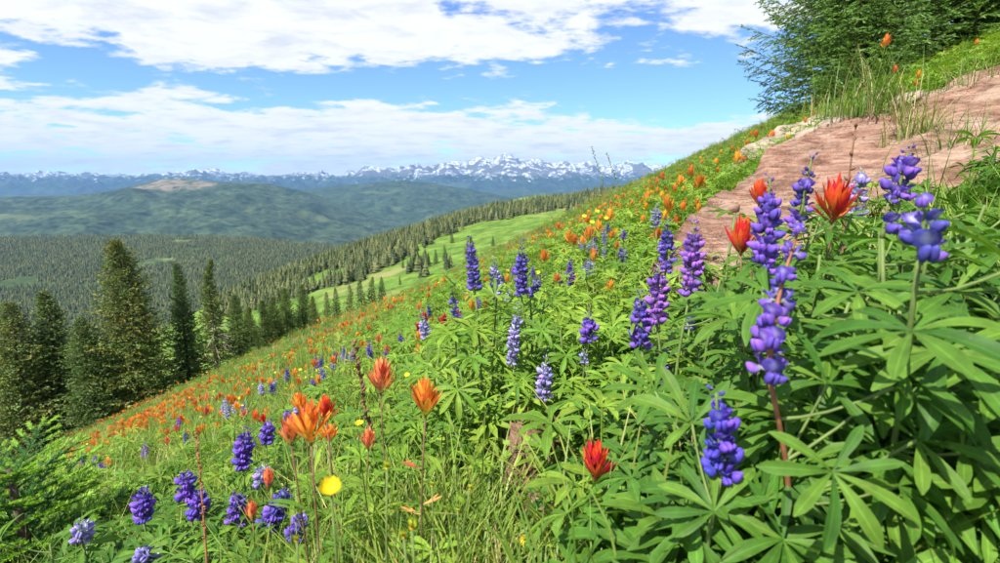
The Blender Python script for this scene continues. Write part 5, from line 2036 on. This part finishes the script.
cover = [tuft_mesh(1, 34, .20, .035, 'grass'), tuft_mesh(2, 30, .26, .03, 'grass'), tuft_mesh(3, 40, .14, .045, 'grass', .0022, .5, 2.0), tuft_mesh(4, 16, .24, .03, 'straw', .0016),
         rosette(5, 7, 'leaf_bright'), rosette(6, 7, 'leaf_bright', .045, .17), rosette(7, 7, 'leaf_dark', .055, .15), herb(8, 'leaf_bright'), herb(9, 'leaf_bright', .12), herb(10, 'leaf_dark', .15)]


def clear_of_blooms(x, y, z, tops):
    """which spots leave the guarded blooms in view"""
    ok = np.ones(len(x), dtype=bool)
    for h in tops:
        pu, pv = proj_np(x, np.maximum(y, .05), z + h)
        for (gu, gv, gr, gd) in GUARD:
            ok &= ~((y < gd - .015) & (np.hypot(pu - gu, pv - gv) < gr + 10 / np.maximum(y, .3)))
    return ok


def cover_layer(name, label, n, ymin, ymax, power, smin, smax, seed, maxd=None):
    rs = np.random.default_rng(seed)
    x, y = slope_points(n, ymin, ymax, rs, power, 1.15)
    z = ground(x, y)
    d = np.sqrt(x * x + y * y + z * z)
    bare = np.exp(-(((x + 2.0) / .5) ** 2 + ((y - 3.4) / .55) ** 2)) + np.exp(-(((x + 1.45) / .3) ** 2 + ((y - 3.1) / .3) ** 2)) + np.exp(-(((x + 0.28) / .18) ** 2 + ((y - 1.15) / .2) ** 2)) * .7
    k = rs.random(len(x)) > bare * 0.92
    # keep the slab free, and the air just in front of the lens
    k &= ~((x > 0.42 * y + 0.0) & (x < 1.3 * y) & (y > 1.45) & (y < 3.7) & (z + 0.35 > -0.05 * y))
    k &= d > 0.5
    k &= clear_of_blooms(x, y, z, (.06, .12, .18, .24))
    x, y, z = x[k], y[k], z[k]
    n = len(x)
    lush = np.clip(0.5 + (x + 0.22 * y - 0.02) * 1.2, 0.05, 0.95) * np.clip(1.5 - y / 9, .12, 1)
    lush = np.clip(lush + (fbm(x * 1.1 + 70, y * 1.1 + 70, 3, 55) - .5) * 1.3, .03, .97)
    lush = np.where((y < 0.95) & (x < 0.14), lush * .08, lush)
    lush = np.where((x < -0.55 * y) & (y < 2.2), .8, lush)
    q, q2 = rs.random(n), rs.random(n)
    dark = (x > 0.22 * y) & (y < 1.4) | (x < -0.6 * y) & (y < 2.0)
    idx = np.where(q < lush, np.where(q2 < .36, np.where(dark, 6, 4), np.where(q2 < .66, np.where(dark, 6, 5), np.where(q2 < .84, np.where(dark, 9, 7), 8))),
                   np.where(q2 < .36, 0, np.where(q2 < .62, 1, np.where(q2 < .82, 2, np.where(q2 < .92, 3, 8)))))
    rot = np.stack([rs.uniform(-.2, .2, n), -0.10 + rs.uniform(-.2, .2, n), rs.random(n) * 6.28], -1)
    s = rs.uniform(smin, smax, n)
    return scatter(name, label, 'ground cover', np.stack([x, y, z], -1), rot, s, idx, cover)


cover_layer('meadow_herbs', 'thick grass and lupine leaves covering the near slope', 5200, 0.42, 4.5, 0.85, .75, 1.25, 1)
cover_layer('slope_grass', 'grass and herbs covering the flower slope farther off', 17000, 3.2, 60, 0.75, .9, 1.5, 2)


# long grass and straw standing in the foreground left of the lupine bank
rs = np.random.default_rng(12)
x, y = slope_points(2000, 0.5, 4.2, rs, 0.9, 1.0)
z = ground(x, y)
d = np.sqrt(x * x + y * y + z * z)
k = (x < 0.10 + 0.05 * np.sin(y * 9)) & (d > 0.62) & (rs.random(len(x)) < np.where(x < -0.5 * y, .2, .9))
bare = np.exp(-(((x + 2.0) / .5) ** 2 + ((y - 3.4) / .55) ** 2)) + np.exp(-(((x + 0.28) / .16) ** 2 + ((y - 1.15) / .18) ** 2))
k &= rs.random(len(x)) > bare
k &= clear_of_blooms(x, y, z, (.08, .16, .22, .28))
p = np.stack([x, y, z], -1)[k]
n = len(p)
longs = [tuft_mesh(31, 20, .34, .03, 'grass', .0018, .3, 1.8), tuft_mesh(32, 16, .38, .025, 'grass', .0019, .3, 1.5), tuft_mesh(33, 10, .30, .04, 'straw', .0011, .3, 1.8), tuft_mesh(34, 26, .28, .04, 'grass', .0022, .3, 1.8)]
scatter('long_grass', 'long green and straw-coloured grass blades standing in the left foreground', 'grass', p, np.stack([rs.uniform(-.2, .2, n), rs.uniform(-.25, .15, n), rs.random(n) * 6.28], -1),
        rs.uniform(.5, .95, n), rs.choice(4, n, p=[.34, .14, .12, .40]), longs)


# alike neighbours that share a label are told apart by their order across the slope
same = {}
for o in COL.objects:
    if o.parent is None and 'label' in o and o.get('kind') is None:
        same.setdefault(o['label'], []).append(o)
ORD = {2: ('left', 'right'), 3: ('leftmost', 'middle', 'rightmost'), 4: ('leftmost', 'second', 'third', 'rightmost'), 5: ('leftmost', 'second', 'third', 'fourth', 'rightmost')}
WORD = {2: 'two', 3: 'three', 4: 'four', 5: 'five'}
for lab, os_ in same.items():
    if 1 < len(os_) <= 5:
        os_.sort(key=lambda o: project(o.location)[0])
        for o, wd in zip(os_, ORD[len(os_)]):
            o['label'] = lab + ', ' + wd + ' of ' + WORD[len(os_)]

# ------------------------------------------------------------------ haze
mb = MB()
x0, x1, y0, y1, z0, z1 = -46000, 46000, -3000, 37000, -961, float(RG[2].max()) + 25
mb.add([(x0, y0, z0), (x1, y0, z0), (x1, y1, z0), (x0, y1, z0), (x0, y0, z1), (x1, y0, z1), (x1, y1, z1), (x0, y1, z1)],
       [(0, 3, 2, 1), (4, 5, 6, 7), (0, 1, 5, 4), (1, 2, 6, 5), (2, 3, 7, 6), (3, 0, 4, 7)])
m, t, out = new_mat('air_haze')
pv = t.node('ShaderNodeVolumePrincipled')
pv.inputs['Color'].default_value = (0.30, 0.58, 1.0, 1)
pv.inputs['Density'].default_value = 2.4e-5
pv.inputs['Anisotropy'].default_value = 0.0
t.l.new(pv.outputs[0], out.inputs['Volume'])
tag(obj('haze', mb.mesh('haze', m, smooth=False)), kind='stuff')
